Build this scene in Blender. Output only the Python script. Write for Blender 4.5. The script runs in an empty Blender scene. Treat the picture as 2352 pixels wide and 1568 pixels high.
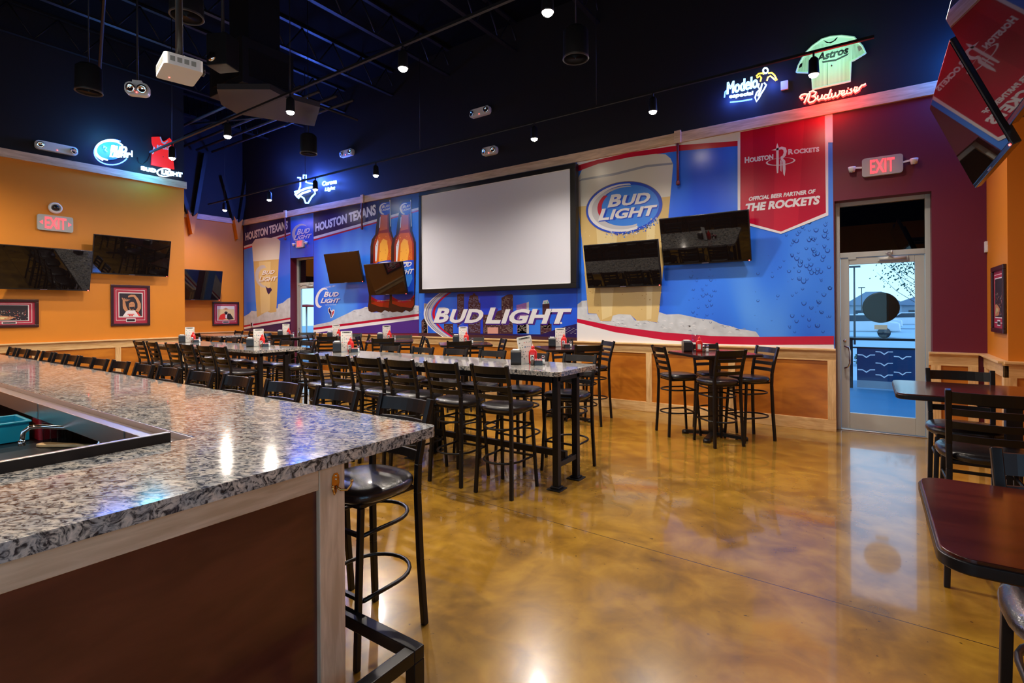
import bpy, bmesh, math, random
from math import sin, cos, pi, radians, sqrt, atan2
from mathutils import Vector, Matrix
from mathutils.geometry import tessellate_polygon

SC = bpy.context.scene
COL = SC.collection
# ---------------------------------------------------------------- camera
H, F, TH, RO, CX, HY = 1.65, 1189.0, radians(34.7), 0.0063, 1176.0, 715.2
cd = bpy.data.cameras.new('camera')
cam = bpy.data.objects.new('camera', cd); COL.objects.link(cam)
cd.sensor_fit = 'HORIZONTAL'; cd.sensor_width = 36.0; cd.lens = 36.0 * F / 2352.0
cd.shift_y = (HY - 784.0) / 2352.0
cd.clip_start = 0.05; cd.clip_end = 400
cam.matrix_world = Matrix.Translation((0, 0, H)) @ Matrix.Rotation(TH, 4, 'Z') @ Matrix.Rotation(pi/2, 4, 'X') @ Matrix.Rotation(-RO, 4, 'Z')
SC.camera = cam
# ---------------------------------------------------------------- colour management, sky
SC.view_settings.view_transform = 'Standard'
SC.view_settings.look = 'None'
SC.view_settings.gamma = 1.0
SC.view_settings.exposure = 0.85
SC.view_settings.use_curve_mapping = False
try:
    SC.cycles.use_denoising = True
    SC.cycles.denoiser = 'OPENIMAGEDENOISE'
    SC.cycles.max_bounces = 6
    SC.cycles.diffuse_bounces = 4
    SC.cycles.glossy_bounces = 3
    SC.cycles.transmission_bounces = 6
    SC.cycles.caustics_reflective = False
    SC.cycles.caustics_refractive = False
    SC.cycles.sample_clamp_indirect = 4.0
    SC.cycles.use_adaptive_sampling = True
    SC.cycles.adaptive_threshold = 0.02
except Exception:
    pass
W = bpy.data.worlds.new('dusk_sky'); SC.world = W; W.use_nodes = True
wn = W.node_tree.nodes; wl = W.node_tree.links
bg = wn['Background']
tc = wn.new('ShaderNodeTexCoord'); sx = wn.new('ShaderNodeSeparateXYZ'); rp = wn.new('ShaderNodeValToRGB')
wl.new(tc.outputs['Generated'], sx.inputs[0]); wl.new(sx.outputs['Z'], rp.inputs[0]); wl.new(rp.outputs[0], bg.inputs[0])
rp.color_ramp.elements[0].position = 0.0; rp.color_ramp.elements[0].color = (0.50, 0.82, 1.0, 1)
rp.color_ramp.elements[1].position = 0.5; rp.color_ramp.elements[1].color = (0.18, 0.42, 0.85, 1)
bg.inputs[1].default_value = 1.05
WARM = (1.0, 0.88, 0.75)
SPOT_W = 150.0

def light(name, kind, loc, energy, color, parent=None, **kw):
    d = bpy.data.lights.new(name, kind); d.energy = energy; d.color = color
    for k, v in kw.items(): setattr(d, k, v)
    o = bpy.data.objects.new(name, d); COL.objects.link(o); o.location = loc
    if parent: o.parent = parent
    return o

sun = light('overcast_daylight', 'SUN', (0, -8, 6), 1.25, (0.66, 0.84, 1.0), angle=radians(90))
sun.rotation_euler = (radians(66), 0, radians(60))

# ---------------------------------------------------------------- picture measurements -> places in the room
C_, S_ = cos(TH), sin(TH)
def ray(x, y):
    a = (x-CX)/F; b = (HY-y)/F
    u = a*cos(RO)+b*sin(RO); v = -a*sin(RO)+b*cos(RO)
    return (C_*u-S_, S_*u+C_, v)
def atz(x, y, z): r = ray(x, y); t = (z-H)/r[2]; return (r[0]*t, r[1]*t)
def aty(x, y, Y): r = ray(x, y); t = Y/r[1]; return (r[0]*t, H+r[2]*t)
def atx(x, y, X): r = ray(x, y); t = X/r[0]; return (r[1]*t, H+r[2]*t)
def crop(L, ox, oy, s): return [(ox+a/s, oy+b/s) for a, b in L]

# ---------------------------------------------------------------- materials
def new_mat(name):
    m = bpy.data.materials.new(name); m.use_nodes = True
    return m, m.node_tree.nodes, m.node_tree.links, m.node_tree.nodes['Principled BSDF']
_mc = {}
def flat(name, col, rough=0.5, metal=0.0, emit=None, es=0.0, coat=0.0, bump=0.0, bscale=60.0, spec=None, var=0.06, vscale=3.0):
    if name in _mc: return _mc[name]
    m, n, l, p = new_mat(name)
    p.inputs['Roughness'].default_value = rough; p.inputs['Metallic'].default_value = metal
    if spec is not None: p.inputs['Specular IOR Level'].default_value = spec
    if coat: p.inputs['Coat Weight'].default_value = coat; p.inputs['Coat Roughness'].default_value = 0.08
    t = n.new('ShaderNodeTexCoord'); nz = n.new('ShaderNodeTexNoise'); nz.inputs['Scale'].default_value = vscale
    l.new(t.outputs['Object'], nz.inputs['Vector'])
    mx = n.new('ShaderNodeMixRGB'); mx.inputs[1].default_value = (*[c*(1-var) for c in col], 1); mx.inputs[2].default_value = (*[min(1, c*(1+var)) for c in col], 1)
    l.new(nz.outputs['Fac'], mx.inputs[0]); l.new(mx.outputs[0], p.inputs['Base Color'])
    if bump:
        n2 = n.new('ShaderNodeTexNoise'); n2.inputs['Scale'].default_value = bscale; l.new(t.outputs['Object'], n2.inputs['Vector'])
        b = n.new('ShaderNodeBump'); b.inputs['Strength'].default_value = bump; b.inputs['Distance'].default_value = 0.01
        l.new(n2.outputs['Fac'], b.inputs['Height']); l.new(b.outputs[0], p.inputs['Normal'])
    if emit: p.inputs['Emission Color'].default_value = (*emit, 1); p.inputs['Emission Strength'].default_value = es
    _mc[name] = m; return m

def wood(name, c1, c2, rough=0.4, scale=(1, 1, 1), grain=14.0, coat=0.0, knots=False):
    m, n, l, p = new_mat(name)
    t = n.new('ShaderNodeTexCoord'); mp = n.new('ShaderNodeMapping'); mp.inputs['Scale'].default_value = scale
    l.new(t.outputs['Object'], mp.inputs[0])
    nz = n.new('ShaderNodeTexNoise'); nz.inputs['Scale'].default_value = grain; nz.inputs['Detail'].default_value = 6; nz.inputs['Distortion'].default_value = 0.6
    l.new(mp.outputs[0], nz.inputs['Vector'])
    wv = n.new('ShaderNodeTexNoise'); wv.inputs['Scale'].default_value = grain*0.22; wv.inputs['Detail'].default_value = 3; wv.inputs['Distortion'].default_value = 1.5
    l.new(mp.outputs[0], wv.inputs['Vector'])
    ad = n.new('ShaderNodeMath'); ad.operation = 'ADD'; l.new(nz.outputs['Fac'], ad.inputs[0]); l.new(wv.outputs['Fac'], ad.inputs[1])
    r = n.new('ShaderNodeValToRGB'); r.color_ramp.elements[0].position = 0.38; r.color_ramp.elements[1].position = 0.66
    sc = n.new('ShaderNodeMath'); sc.operation = 'MULTIPLY'; sc.inputs[1].default_value = 0.5; l.new(ad.outputs[0], sc.inputs[0])
    r.color_ramp.elements[0].color = (*c1, 1); r.color_ramp.elements[1].color = (*c2, 1)
    l.new(sc.outputs[0], r.inputs[0]); l.new(r.outputs[0], p.inputs['Base Color'])
    p.inputs['Roughness'].default_value = rough
    if coat: p.inputs['Coat Weight'].default_value = coat; p.inputs['Coat Roughness'].default_value = 0.1
    return m

def granite():
    m, n, l, p = new_mat('granite')
    t = n.new('ShaderNodeTexCoord'); mp = n.new('ShaderNodeMapping'); mp.inputs['Scale'].default_value = (0.82, 1.3, 1.2)
    m0 = n.new('ShaderNodeMapping'); m0.inputs['Rotation'].default_value = (0, 0, -0.55); l.new(t.outputs['Object'], m0.inputs[0]); l.new(m0.outputs[0], mp.inputs[0])
    a = n.new('ShaderNodeTexNoise'); a.inputs['Scale'].default_value = 30; a.inputs['Detail'].default_value = 5; a.inputs['Roughness'].default_value = 0.62; a.inputs['Distortion'].default_value = 1.6
    b = n.new('ShaderNodeTexNoise'); b.inputs['Scale'].default_value = 15; b.inputs['Detail'].default_value = 4; b.inputs['Distortion'].default_value = 1.0
    l.new(mp.outputs[0], a.inputs['Vector']); l.new(mp.outputs[0], b.inputs['Vector'])
    r1 = n.new('ShaderNodeValToRGB'); e = r1.color_ramp.elements
    e[0].position = 0.385; e[0].color = (0.025, 0.030, 0.042, 1); e[1].position = 0.53; e[1].color = (0.55, 0.54, 0.52, 1)
    k = e.new(0.45); k.color = (0.20, 0.21, 0.22, 1); k = e.new(0.70); k.color = (0.78, 0.74, 0.70, 1)
    r2 = n.new('ShaderNodeValToRGB'); r2.color_ramp.elements[0].position = 0.38; r2.color_ramp.elements[0].color = (0.62, 0.64, 0.66, 1); r2.color_ramp.elements[1].position = 0.62; r2.color_ramp.elements[1].color = (1.0, 0.93, 0.84, 1)
    l.new(a.outputs['Fac'], r1.inputs[0]); l.new(b.outputs['Fac'], r2.inputs[0])
    mx = n.new('ShaderNodeMixRGB'); mx.blend_type = 'MULTIPLY'; mx.inputs[0].default_value = 1; l.new(r1.outputs[0], mx.inputs[1]); l.new(r2.outputs[0], mx.inputs[2])
    l.new(mx.outputs[0], p.inputs['Base Color'])
    p.inputs['Roughness'].default_value = 0.10; p.inputs['Specular IOR Level'].default_value = 0.6
    p.inputs['Coat Weight'].default_value = 0.4; p.inputs['Coat Roughness'].default_value = 0.04
    bp = n.new('ShaderNodeBump'); bp.inputs['Strength'].default_value = 0.05; bp.inputs['Distance'].default_value = 0.003
    l.new(b.outputs['Fac'], bp.inputs['Height']); l.new(bp.outputs[0], p.inputs['Normal'])
    return m

def floor_mat():
    m, n, l, p = new_mat('stained_concrete')
    t = n.new('ShaderNodeTexCoord')
    a = n.new('ShaderNodeTexNoise'); a.inputs['Scale'].default_value = 1.7; a.inputs['Detail'].default_value = 7; a.inputs['Roughness'].default_value = 0.6; a.inputs['Distortion'].default_value = 0.9
    b = n.new('ShaderNodeTexNoise'); b.inputs['Scale'].default_value = 4.2; b.inputs['Detail'].default_value = 6; b.inputs['Distortion'].default_value = 0.8
    s = n.new('ShaderNodeTexNoise'); s.inputs['Scale'].default_value = 24; s.inputs['Detail'].default_value = 2
    for q in (a, b, s): l.new(t.outputs['Object'], q.inputs['Vector'])
    r = n.new('ShaderNodeValToRGB'); e = r.color_ramp.elements
    e[0].position = 0.30; e[0].color = (0.120, 0.056, 0.008, 1); e[1].position = 0.70; e[1].color = (0.45, 0.25, 0.028, 1)
    k = e.new(0.48); k.color = (0.27, 0.136, 0.014, 1)
    mm = n.new('ShaderNodeMath'); mm.operation = 'MULTIPLY_ADD'; mm.inputs[1].default_value = 0.45
    l.new(b.outputs['Fac'], mm.inputs[0])
    mm2 = n.new('ShaderNodeMath'); mm2.operation = 'MULTIPLY'; mm2.inputs[1].default_value = 0.55; l.new(a.outputs['Fac'], mm2.inputs[0]); l.new(mm2.outputs[0], mm.inputs[2])
    l.new(mm.outputs[0], r.inputs[0])
    rs = n.new('ShaderNodeValToRGB'); rs.color_ramp.elements[0].position = 0.23; rs.color_ramp.elements[0].color = (0.25, 0.22, 0.2, 1); rs.color_ramp.elements[1].position = 0.29; rs.color_ramp.elements[1].color = (1, 1, 1, 1)
    l.new(s.outputs['Fac'], rs.inputs[0])
    mx = n.new('ShaderNodeMixRGB'); mx.blend_type = 'MULTIPLY'; mx.inputs[0].default_value = 0.8; l.new(r.outputs[0], mx.inputs[1]); l.new(rs.outputs[0], mx.inputs[2])
    # saw-cut control joints
    sp = n.new('ShaderNodeSeparateXYZ'); l.new(t.outputs['Object'], sp.inputs[0])
    w1 = n.new('ShaderNodeMath'); w1.operation = 'MULTIPLY_ADD'; w1.inputs[1].default_value = 0.041; w1.inputs[2].default_value = 0.0; l.new(sp.outputs['X'], w1.inputs[0])
    w2 = n.new('ShaderNodeMath'); w2.operation = 'ADD'; l.new(sp.outputs['Y'], w2.inputs[0]); l.new(w1.outputs[0], w2.inputs[1])
    w3 = n.new('ShaderNodeMath'); w3.operation = 'SUBTRACT'; l.new(w2.outputs[0], w3.inputs[0]); w3.inputs[1].default_value = 3.427
    w4 = n.new('ShaderNodeMath'); w4.operation = 'ABSOLUTE'; l.new(w3.outputs[0], w4.inputs[0])
    w5 = n.new('ShaderNodeMath'); w5.operation = 'GREATER_THAN'; w5.inputs[1].default_value = 0.0035; l.new(w4.outputs[0], w5.inputs[0])
    mj = n.new('ShaderNodeMixRGB'); mj.inputs[1].default_value = (0.06, 0.03, 0.012, 1); l.new(w5.outputs[0], mj.inputs[0]); l.new(mx.outputs[0], mj.inputs[2])
    l.new(mj.outputs[0], p.inputs['Base Color'])
    p.inputs['Roughness'].default_value = 0.24; p.inputs['Specular IOR Level'].default_value = 0.55
    p.inputs['Coat Weight'].default_value = 0.7; p.inputs['Coat Roughness'].default_value = 0.055
    bp = n.new('ShaderNodeBump'); bp.inputs['Strength'].default_value = 0.08; bp.inputs['Distance'].default_value = 0.01
    l.new(b.outputs['Fac'], bp.inputs['Height']); l.new(bp.outputs[0], p.inputs['Normal'])
    return m

def glass(name, tint, rough=0.0, refl=1.0):
    m, n, l, p = new_mat(name); n.remove(p)
    tr = n.new('ShaderNodeBsdfTransparent'); tr.inputs[0].default_value = (*tint, 1)
    gl = n.new('ShaderNodeBsdfGlossy'); gl.inputs['Roughness'].default_value = rough
    fr = n.new('ShaderNodeFresnel'); fr.inputs[0].default_value = 1.5
    mu = n.new('ShaderNodeMath'); mu.operation = 'MULTIPLY'; mu.inputs[1].default_value = refl; l.new(fr.outputs[0], mu.inputs[0])
    ge = n.new('ShaderNodeNewGeometry'); iv = n.new('ShaderNodeMath'); iv.operation = 'SUBTRACT'; iv.inputs[0].default_value = 1.0; l.new(ge.outputs['Backfacing'], iv.inputs[1])
    m3 = n.new('ShaderNodeMath'); m3.operation = 'MULTIPLY'; l.new(mu.outputs[0], m3.inputs[0]); l.new(iv.outputs[0], m3.inputs[1])
    mx = n.new('ShaderNodeMixShader'); l.new(m3.outputs[0], mx.inputs[0]); l.new(tr.outputs[0], mx.inputs[1]); l.new(gl.outputs[0], mx.inputs[2])
    l.new(mx.outputs[0], n['Material Output'].inputs[0]); return m

def mural_blue(name, c1, c2, c3, zs=1.0):
    """printed blue backdrop with drifting lighter folds"""
    m, n, l, p = new_mat(name)
    t = n.new('ShaderNodeTexCoord'); mp = n.new('ShaderNodeMapping'); mp.inputs['Scale'].default_value = (0.55, 1, 0.16*zs); l.new(t.outputs['Object'], mp.inputs[0])
    a = n.new('ShaderNodeTexNoise'); a.inputs['Scale'].default_value = 1.3; a.inputs['Detail'].default_value = 2; a.inputs['Distortion'].default_value = 0.5; l.new(mp.outputs[0], a.inputs['Vector'])
    r = n.new('ShaderNodeValToRGB'); e = r.color_ramp.elements
    e[0].position = 0.34; e[0].color = (*c1, 1); e[1].position = 0.70; e[1].color = (*c3, 1); k = e.new(0.52); k.color = (*c2, 1)
    l.new(a.outputs['Fac'], r.inputs[0]); l.new(r.outputs[0], p.inputs['Base Color'])
    p.inputs['Roughness'].default_value = 0.26; p.inputs['Specular IOR Level'].default_value = 0.5
    return m

M = {}
M['granite'] = granite()
M['floor'] = floor_mat()
M['pine'] = wood('pine', (0.62, 0.36, 0.14), (0.85, 0.60, 0.30), 0.35, (1, 1, 9), 6, 0.2)
M['pine_v'] = wood('pine_vertical', (0.60, 0.35, 0.14), (0.84, 0.58, 0.29), 0.35, (9, 9, 1), 6, 0.2)
M['pine_trim'] = wood('pale_trim', (0.50, 0.33, 0.22), (0.78, 0.57, 0.40), 0.45, (1.2, 1.2, 12), 4)
M['pale_h'] = wood('pale_rail', (0.58, 0.41, 0.26), (0.82, 0.63, 0.45), 0.45, (1, 1, 10), 5)
M['pale_v'] = wood('pale_post', (0.58, 0.42, 0.27), (0.84, 0.66, 0.48), 0.45, (9, 9, 1), 5)
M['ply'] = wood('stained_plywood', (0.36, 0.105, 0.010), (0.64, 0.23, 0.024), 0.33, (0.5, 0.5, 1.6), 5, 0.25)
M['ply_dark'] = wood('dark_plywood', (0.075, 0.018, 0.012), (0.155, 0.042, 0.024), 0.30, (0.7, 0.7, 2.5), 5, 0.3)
M['mahogany'] = wood('mahogany_laminate', (0.035, 0.007, 0.004), (0.105, 0.020, 0.010), 0.16, (1, 8, 1), 4, 0.5)
M['black'] = flat('black_metal', (0.007, 0.006, 0.0065), 0.34, 0.0, spec=0.35)
M['vinyl'] = flat('black_vinyl', (0.014, 0.012, 0.014), 0.26, bump=0.15, bscale=180, coat=0.2)
M['orange'] = flat('orange_paint', (0.62, 0.205, 0.006), 0.55, bump=0.04, bscale=120, var=0.04)
M['maroon'] = flat('maroon_paint', (0.125, 0.004, 0.024), 0.5, bump=0.04, bscale=120, var=0.04)
M['blackwall'] = flat('black_paint', (0.013, 0.012, 0.017), 0.6, spec=0.25, bump=0.05, bscale=90)
M['deck'] = flat('black_deck', (0.0015, 0.0015, 0.002), 0.9, spec=0.08)
M['steelblack'] = flat('black_steel', (0.010, 0.0095, 0.012), 0.45, spec=0.3)
M['duct'] = flat('duct_grey', (0.032, 0.027, 0.030), 0.5)
M['white'] = flat('white_plastic', (0.72, 0.72, 0.72), 0.4, var=0.02)
M['stainless'] = flat('stainless', (0.66, 0.60, 0.57), 0.30, 1.0, bump=0.03, bscale=300)
M['chrome'] = flat('chrome', (0.8, 0.8, 0.8), 0.08, 1.0, var=0.01)
M['brass'] = flat('brass', (0.75, 0.42, 0.12), 0.25, 1.0)
M['alum'] = flat('painted_aluminium', (0.56, 0.57, 0.54), 0.4, 0.3, var=0.03)
M['tv'] = flat('screen_glass', (0.006, 0.004, 0.004), 0.02, spec=0.55, var=0.02)
M['bezel'] = flat('tv_bezel', (0.012, 0.011, 0.013), 0.2)
M['led_red'] = flat('red_led', (0.9, 0.02, 0.02), 0.4, emit=(1, 0.05, 0.04), es=8)
M['bulb'] = flat('lamp_lens', (1, 0.9, 0.7), 0.4, emit=(1, 0.86, 0.62), es=60)
M['screen'] = flat('screen_fabric', (0.60, 0.61, 0.69), 0.75, var=0.01)
M['glass'] = glass('door_glass', (0.88, 0.95, 0.98), 0.0, 1.0)
M['glass_dark'] = glass('tinted_glass', (0.018, 0.015, 0.02), 0.0, 1.6)
M['clear'] = glass('clear_plastic', (0.86, 0.9, 0.92), 0.05, 1.2)
M['paper'] = flat('menu_paper', (0.80, 0.79, 0.72), 0.5, var=0.03, vscale=40)
M['inkgrey'] = flat('ink_grey', (0.25, 0.26, 0.24), 0.5)
M['inkred'] = flat('ink_red', (0.65, 0.03, 0.02), 0.4)
M['inkblue'] = flat('ink_blue', (0.05, 0.20, 0.38), 0.4)
M['inkgreen'] = flat('ink_green', (0.10, 0.25, 0.14), 0.4)
M['ketchup'] = flat('ketchup_red', (0.62, 0.015, 0.012), 0.25, coat=0.3)
M['pink'] = flat('pink_packets', (0.85, 0.22, 0.32), 0.5, var=0.2, vscale=80)
M['napkin'] = flat('napkin_holder_black', (0.015, 0.014, 0.016), 0.3)
M['salt'] = flat('salt_white', (0.75, 0.75, 0.72), 0.6)
M['pepper'] = flat('pepper_brown', (0.09, 0.055, 0.035), 0.6, var=0.4, vscale=200)
M['teal'] = flat('teal_plastic', (0.01, 0.30, 0.42), 0.3)
M['redplastic'] = flat('red_plastic', (0.30, 0.006, 0.012), 0.3)
M['pipe_red'] = flat('pipe_red', (0.16, 0.03, 0.035), 0.4)
M['frame'] = flat('dark_frame', (0.035, 0.010, 0.012), 0.25, coat=0.3)
M['matred'] = flat('mat_maroon', (0.36, 0.012, 0.04), 0.6)
M['matwhite'] = flat('mat_line_white', (0.72, 0.66, 0.66), 0.6)
M['photodark'] = flat('photo_dark', (0.02, 0.015, 0.02), 0.35)
M['skin'] = flat('photo_skin', (0.50, 0.22, 0.10), 0.4)
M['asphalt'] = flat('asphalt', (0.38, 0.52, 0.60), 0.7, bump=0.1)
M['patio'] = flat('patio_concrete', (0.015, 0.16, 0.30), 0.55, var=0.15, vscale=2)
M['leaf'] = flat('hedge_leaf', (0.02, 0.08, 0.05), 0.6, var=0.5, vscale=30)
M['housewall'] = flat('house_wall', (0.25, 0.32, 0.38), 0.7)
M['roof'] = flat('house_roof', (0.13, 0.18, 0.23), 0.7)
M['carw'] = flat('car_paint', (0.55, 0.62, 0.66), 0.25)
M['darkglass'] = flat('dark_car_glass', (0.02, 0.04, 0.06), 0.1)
M['bark'] = flat('bark', (0.05, 0.05, 0.05), 0.8)
M['navypanel'] = flat('navy_banner', (0.002, 0.035, 0.12), 0.4)

# ---------------------------------------------------------------- mesh building
class MB:
    def __init__(s): s.v = []; s.f = []; s.mi = []; s.sm = []; s.mats = []
    def mat(s, m):
        m = M[m] if isinstance(m, str) else m
        if m not in s.mats: s.mats.append(m)
        return s.mats.index(m)
    def add(s, vs, fs, m, smooth=False):
        k = s.mat(m); o = len(s.v); s.v += [tuple(v) for v in vs]
        for f in fs: s.f.append([i+o for i in f]); s.mi.append(k); s.sm.append(smooth)
    def box(s, a, b, m, mtx=None):
        x0, y0, z0 = a; x1, y1, z1 = b
        vs = [(x0,y0,z0),(x1,y0,z0),(x1,y1,z0),(x0,y1,z0),(x0,y0,z1),(x1,y0,z1),(x1,y1,z1),(x0,y1,z1)]
        if mtx is not None: vs = [tuple(mtx @ Vector(v)) for v in vs]
        s.add(vs, [(0,3,2,1),(4,5,6,7),(0,1,5,4),(1,2,6,5),(2,3,7,6),(3,0,4,7)], m)
    def bar(s, p, q, w, h, m, up=(0,0,1)):
        p, q = Vector(p), Vector(q); d = (q-p).normalized(); u = Vector(up)
        if abs(d.dot(u)) > 0.95: u = Vector((0, 1, 0))
        r = d.cross(u).normalized(); u = r.cross(d).normalized()
        vs = []
        for c in (p, q):
            for a, b in ((-1,-1),(1,-1),(1,1),(-1,1)): vs.append(c+r*a*w/2+u*b*h/2)
        s.add(vs, [(0,1,2,3),(7,6,5,4),(0,4,5,1),(1,5,6,2),(2,6,7,3),(3,7,4,0)], m)
    def tube(s, pts, r, m, n=8, closed=False, caps=True):
        pts = [Vector(p) for p in pts]; N = len(pts); rs = r if isinstance(r, (list, tuple)) else [r]*N
        vs = []; prev = None
        for i, p in enumerate(pts):
            a = pts[(i-1) % N] if (closed or i > 0) else p; b = pts[(i+1) % N] if (closed or i < N-1) else p
            d = (b-a).normalized() if (b-a).length > 1e-9 else Vector((0, 0, 1))
            if prev is None:
                u = Vector((0, 0, 1)) if abs(d.z) < 0.9 else Vector((1, 0, 0))
                x = d.cross(u).normalized()
            else:
                x = (prev - d*prev.dot(d)); x = x.normalized() if x.length > 1e-6 else d.orthogonal().normalized()
            prev = x; y = d.cross(x)
            for k in range(n): t = 2*pi*k/n; vs.append(p + (x*cos(t)+y*sin(t))*rs[i])
        fs = []
        for i in range(N if closed else N-1):
            j = (i+1) % N
            for k in range(n): fs.append((i*n+k, i*n+(k+1) % n, j*n+(k+1) % n, j*n+k))
        if caps and not closed: fs.append(tuple(range(n))[::-1]); fs.append(tuple((N-1)*n+k for k in range(n)))
        s.add(vs, fs, m, True)
    def loft(s, rings, m, smooth=True, caps=True):
        n = len(rings[0]); vs = [v for r in rings for v in r]; fs = []
        for i in range(len(rings)-1):
            for k in range(n): fs.append((i*n+k, i*n+(k+1) % n, (i+1)*n+(k+1) % n, (i+1)*n+k))
        if caps: fs.append(tuple(range(n))[::-1]); fs.append(tuple((len(rings)-1)*n+k for k in range(n)))
        s.add(vs, fs, m, smooth)
    def lathe(s, prof, m, c=(0,0,0), n=20, smooth=True):
        s.loft([[(c[0]+r*cos(2*pi*k/n), c[1]+r*sin(2*pi*k/n), c[2]+z) for k in range(n)] for r, z in prof], m, smooth)
    def prism(s, poly, z0, z1, m, tf=None, smooth=False):
        """poly: 2D outline (ccw), extruded; tf maps (a,b,c)->3D"""
        tf = tf or (lambda a, b, c: (a, b, c)); n = len(poly)
        vs = [tf(a, b, z0) for a, b in poly]+[tf(a, b, z1) for a, b in poly]
        tri = tessellate_polygon([[Vector((a, b, 0)) for a, b in poly]])
        fs = [tuple(t)[::-1] for t in tri]+[tuple(i+n for i in t) for t in tri]
        fs += [(k, (k+1) % n, n+(k+1) % n, n+k) for k in range(n)]
        s.add(vs, fs, m, smooth)
    def build(s, name, parent=None, bevel=0.0, seg=2, recalc=True):
        me = bpy.data.meshes.new(name); me.from_pydata(s.v, [], s.f)
        for m in s.mats: me.materials.append(m)
        for p, k, q in zip(me.polygons, s.mi, s.sm): p.material_index = k; p.use_smooth = q
        if recalc:
            bm = bmesh.new(); bm.from_mesh(me); bmesh.ops.recalc_face_normals(bm, faces=bm.faces); bm.to_mesh(me); bm.free()
        me.update()
        o = bpy.data.objects.new(name, me); COL.objects.link(o)
        if parent: o.parent = parent
        if bevel:
            b = o.modifiers.new('bevel', 'BEVEL'); b.width = bevel; b.segments = seg; b.limit_method = 'ANGLE'; b.angle_limit = radians(40)
            for p in me.polygons: p.use_smooth = True
            w = o.modifiers.new('wn', 'WEIGHTED_NORMAL'); w.keep_sharp = True
        return o

def tag(o, label=None, cat=None, group=None, kind=None):
    if label: o['label'] = label
    if cat: o['category'] = cat
    if group: o['group'] = group
    if kind: o['kind'] = kind
    return o
def thing(name, label, cat, loc=(0,0,0), rz=0, group=None):
    o = bpy.data.objects.new(name, None); COL.objects.link(o); o.location = loc; o.rotation_euler = (0,0,rz)
    o.empty_display_size = 0.1
    return tag(o, label, cat, group)
def dup(root, loc, rz, label, group=None, rot=None):
    r = root.copy(); COL.objects.link(r); r.location = loc; r.rotation_euler = rot or (0,0,rz); tag(r, label, None, group)
    def rec(src, dst):
        for ch in list(src.children):
            c = ch.copy(); COL.objects.link(c); c.parent = dst; rec(ch, c)
    rec(root, r); return r
def struct(o, label=None): o['kind'] = 'structure'; return o
def rrect(x0, y0, x1, y1, r, n=6):
    P = []
    for cx, cy, a in ((x1-r, y0+r, -90), (x1-r, y1-r, 0), (x0+r, y1-r, 90), (x0+r, y0+r, 180)):
        for k in range(n+1): t = radians(a+90*k/n); P.append((cx+r*cos(t), cy+r*sin(t)))
    return P
def boxobj(name, a, b, m, parent=None, bevel=0.0):
    k = MB(); k.box(a, b, m); return k.build(name, parent, bevel)

# ---------------------------------------------------------------- glyphs
_gc = {}
def glyphs(txt, bold=0.0, size=1.0):
    key = (txt, bold)
    if key in _gc: return _gc[key]
    cu = bpy.data.curves.new('t', 'FONT'); cu.body = txt; cu.size = 1.0; cu.offset = bold; cu.resolution_u = 3; cu.fill_mode = 'FRONT'
    o = bpy.data.objects.new('t', cu); COL.objects.link(o)
    dg = bpy.context.evaluated_depsgraph_get(); dg.update()
    me = o.evaluated_get(dg).to_mesh()
    vs = [(v.co.x, v.co.y) for v in me.vertices]; fs = [tuple(p.vertices) for p in me.polygons]
    o.evaluated_get(dg).to_mesh_clear()
    bpy.data.objects.remove(o); bpy.data.curves.remove(cu)
    _gc[key] = (vs, fs); return vs, fs
def word(txt, bold=0.03, caps=1.0):
    """small-caps word: first letter of each word larger by caps; returns normalised (0..1) verts and faces"""
    if caps == 1.0:
        vs, fs = glyphs(txt, bold)
    else:
        vs, fs = [], []; x = 0
        for w in txt.split(' '):
            for part, sc in ((w[0], caps), (w[1:], 1.0)):
                if not part: continue
                v, f = glyphs(part, bold); x0 = min(a for a, b in v); x1 = max(a for a, b in v)
                o = len(vs); vs += [((a-x0)*sc+x, b*sc) for a, b in v]; fs += [tuple(i+o for i in q) for q in f]
                x += (x1-x0)*sc+0.05
            x += 0.12
    x0 = min(a for a, b in vs); x1 = max(a for a, b in vs); y0 = min(b for a, b in vs); y1 = max(b for a, b in vs)
    return [((a-x0)/(x1-x0), (b-y0)/(y1-y0)) for a, b in vs], fs

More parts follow.
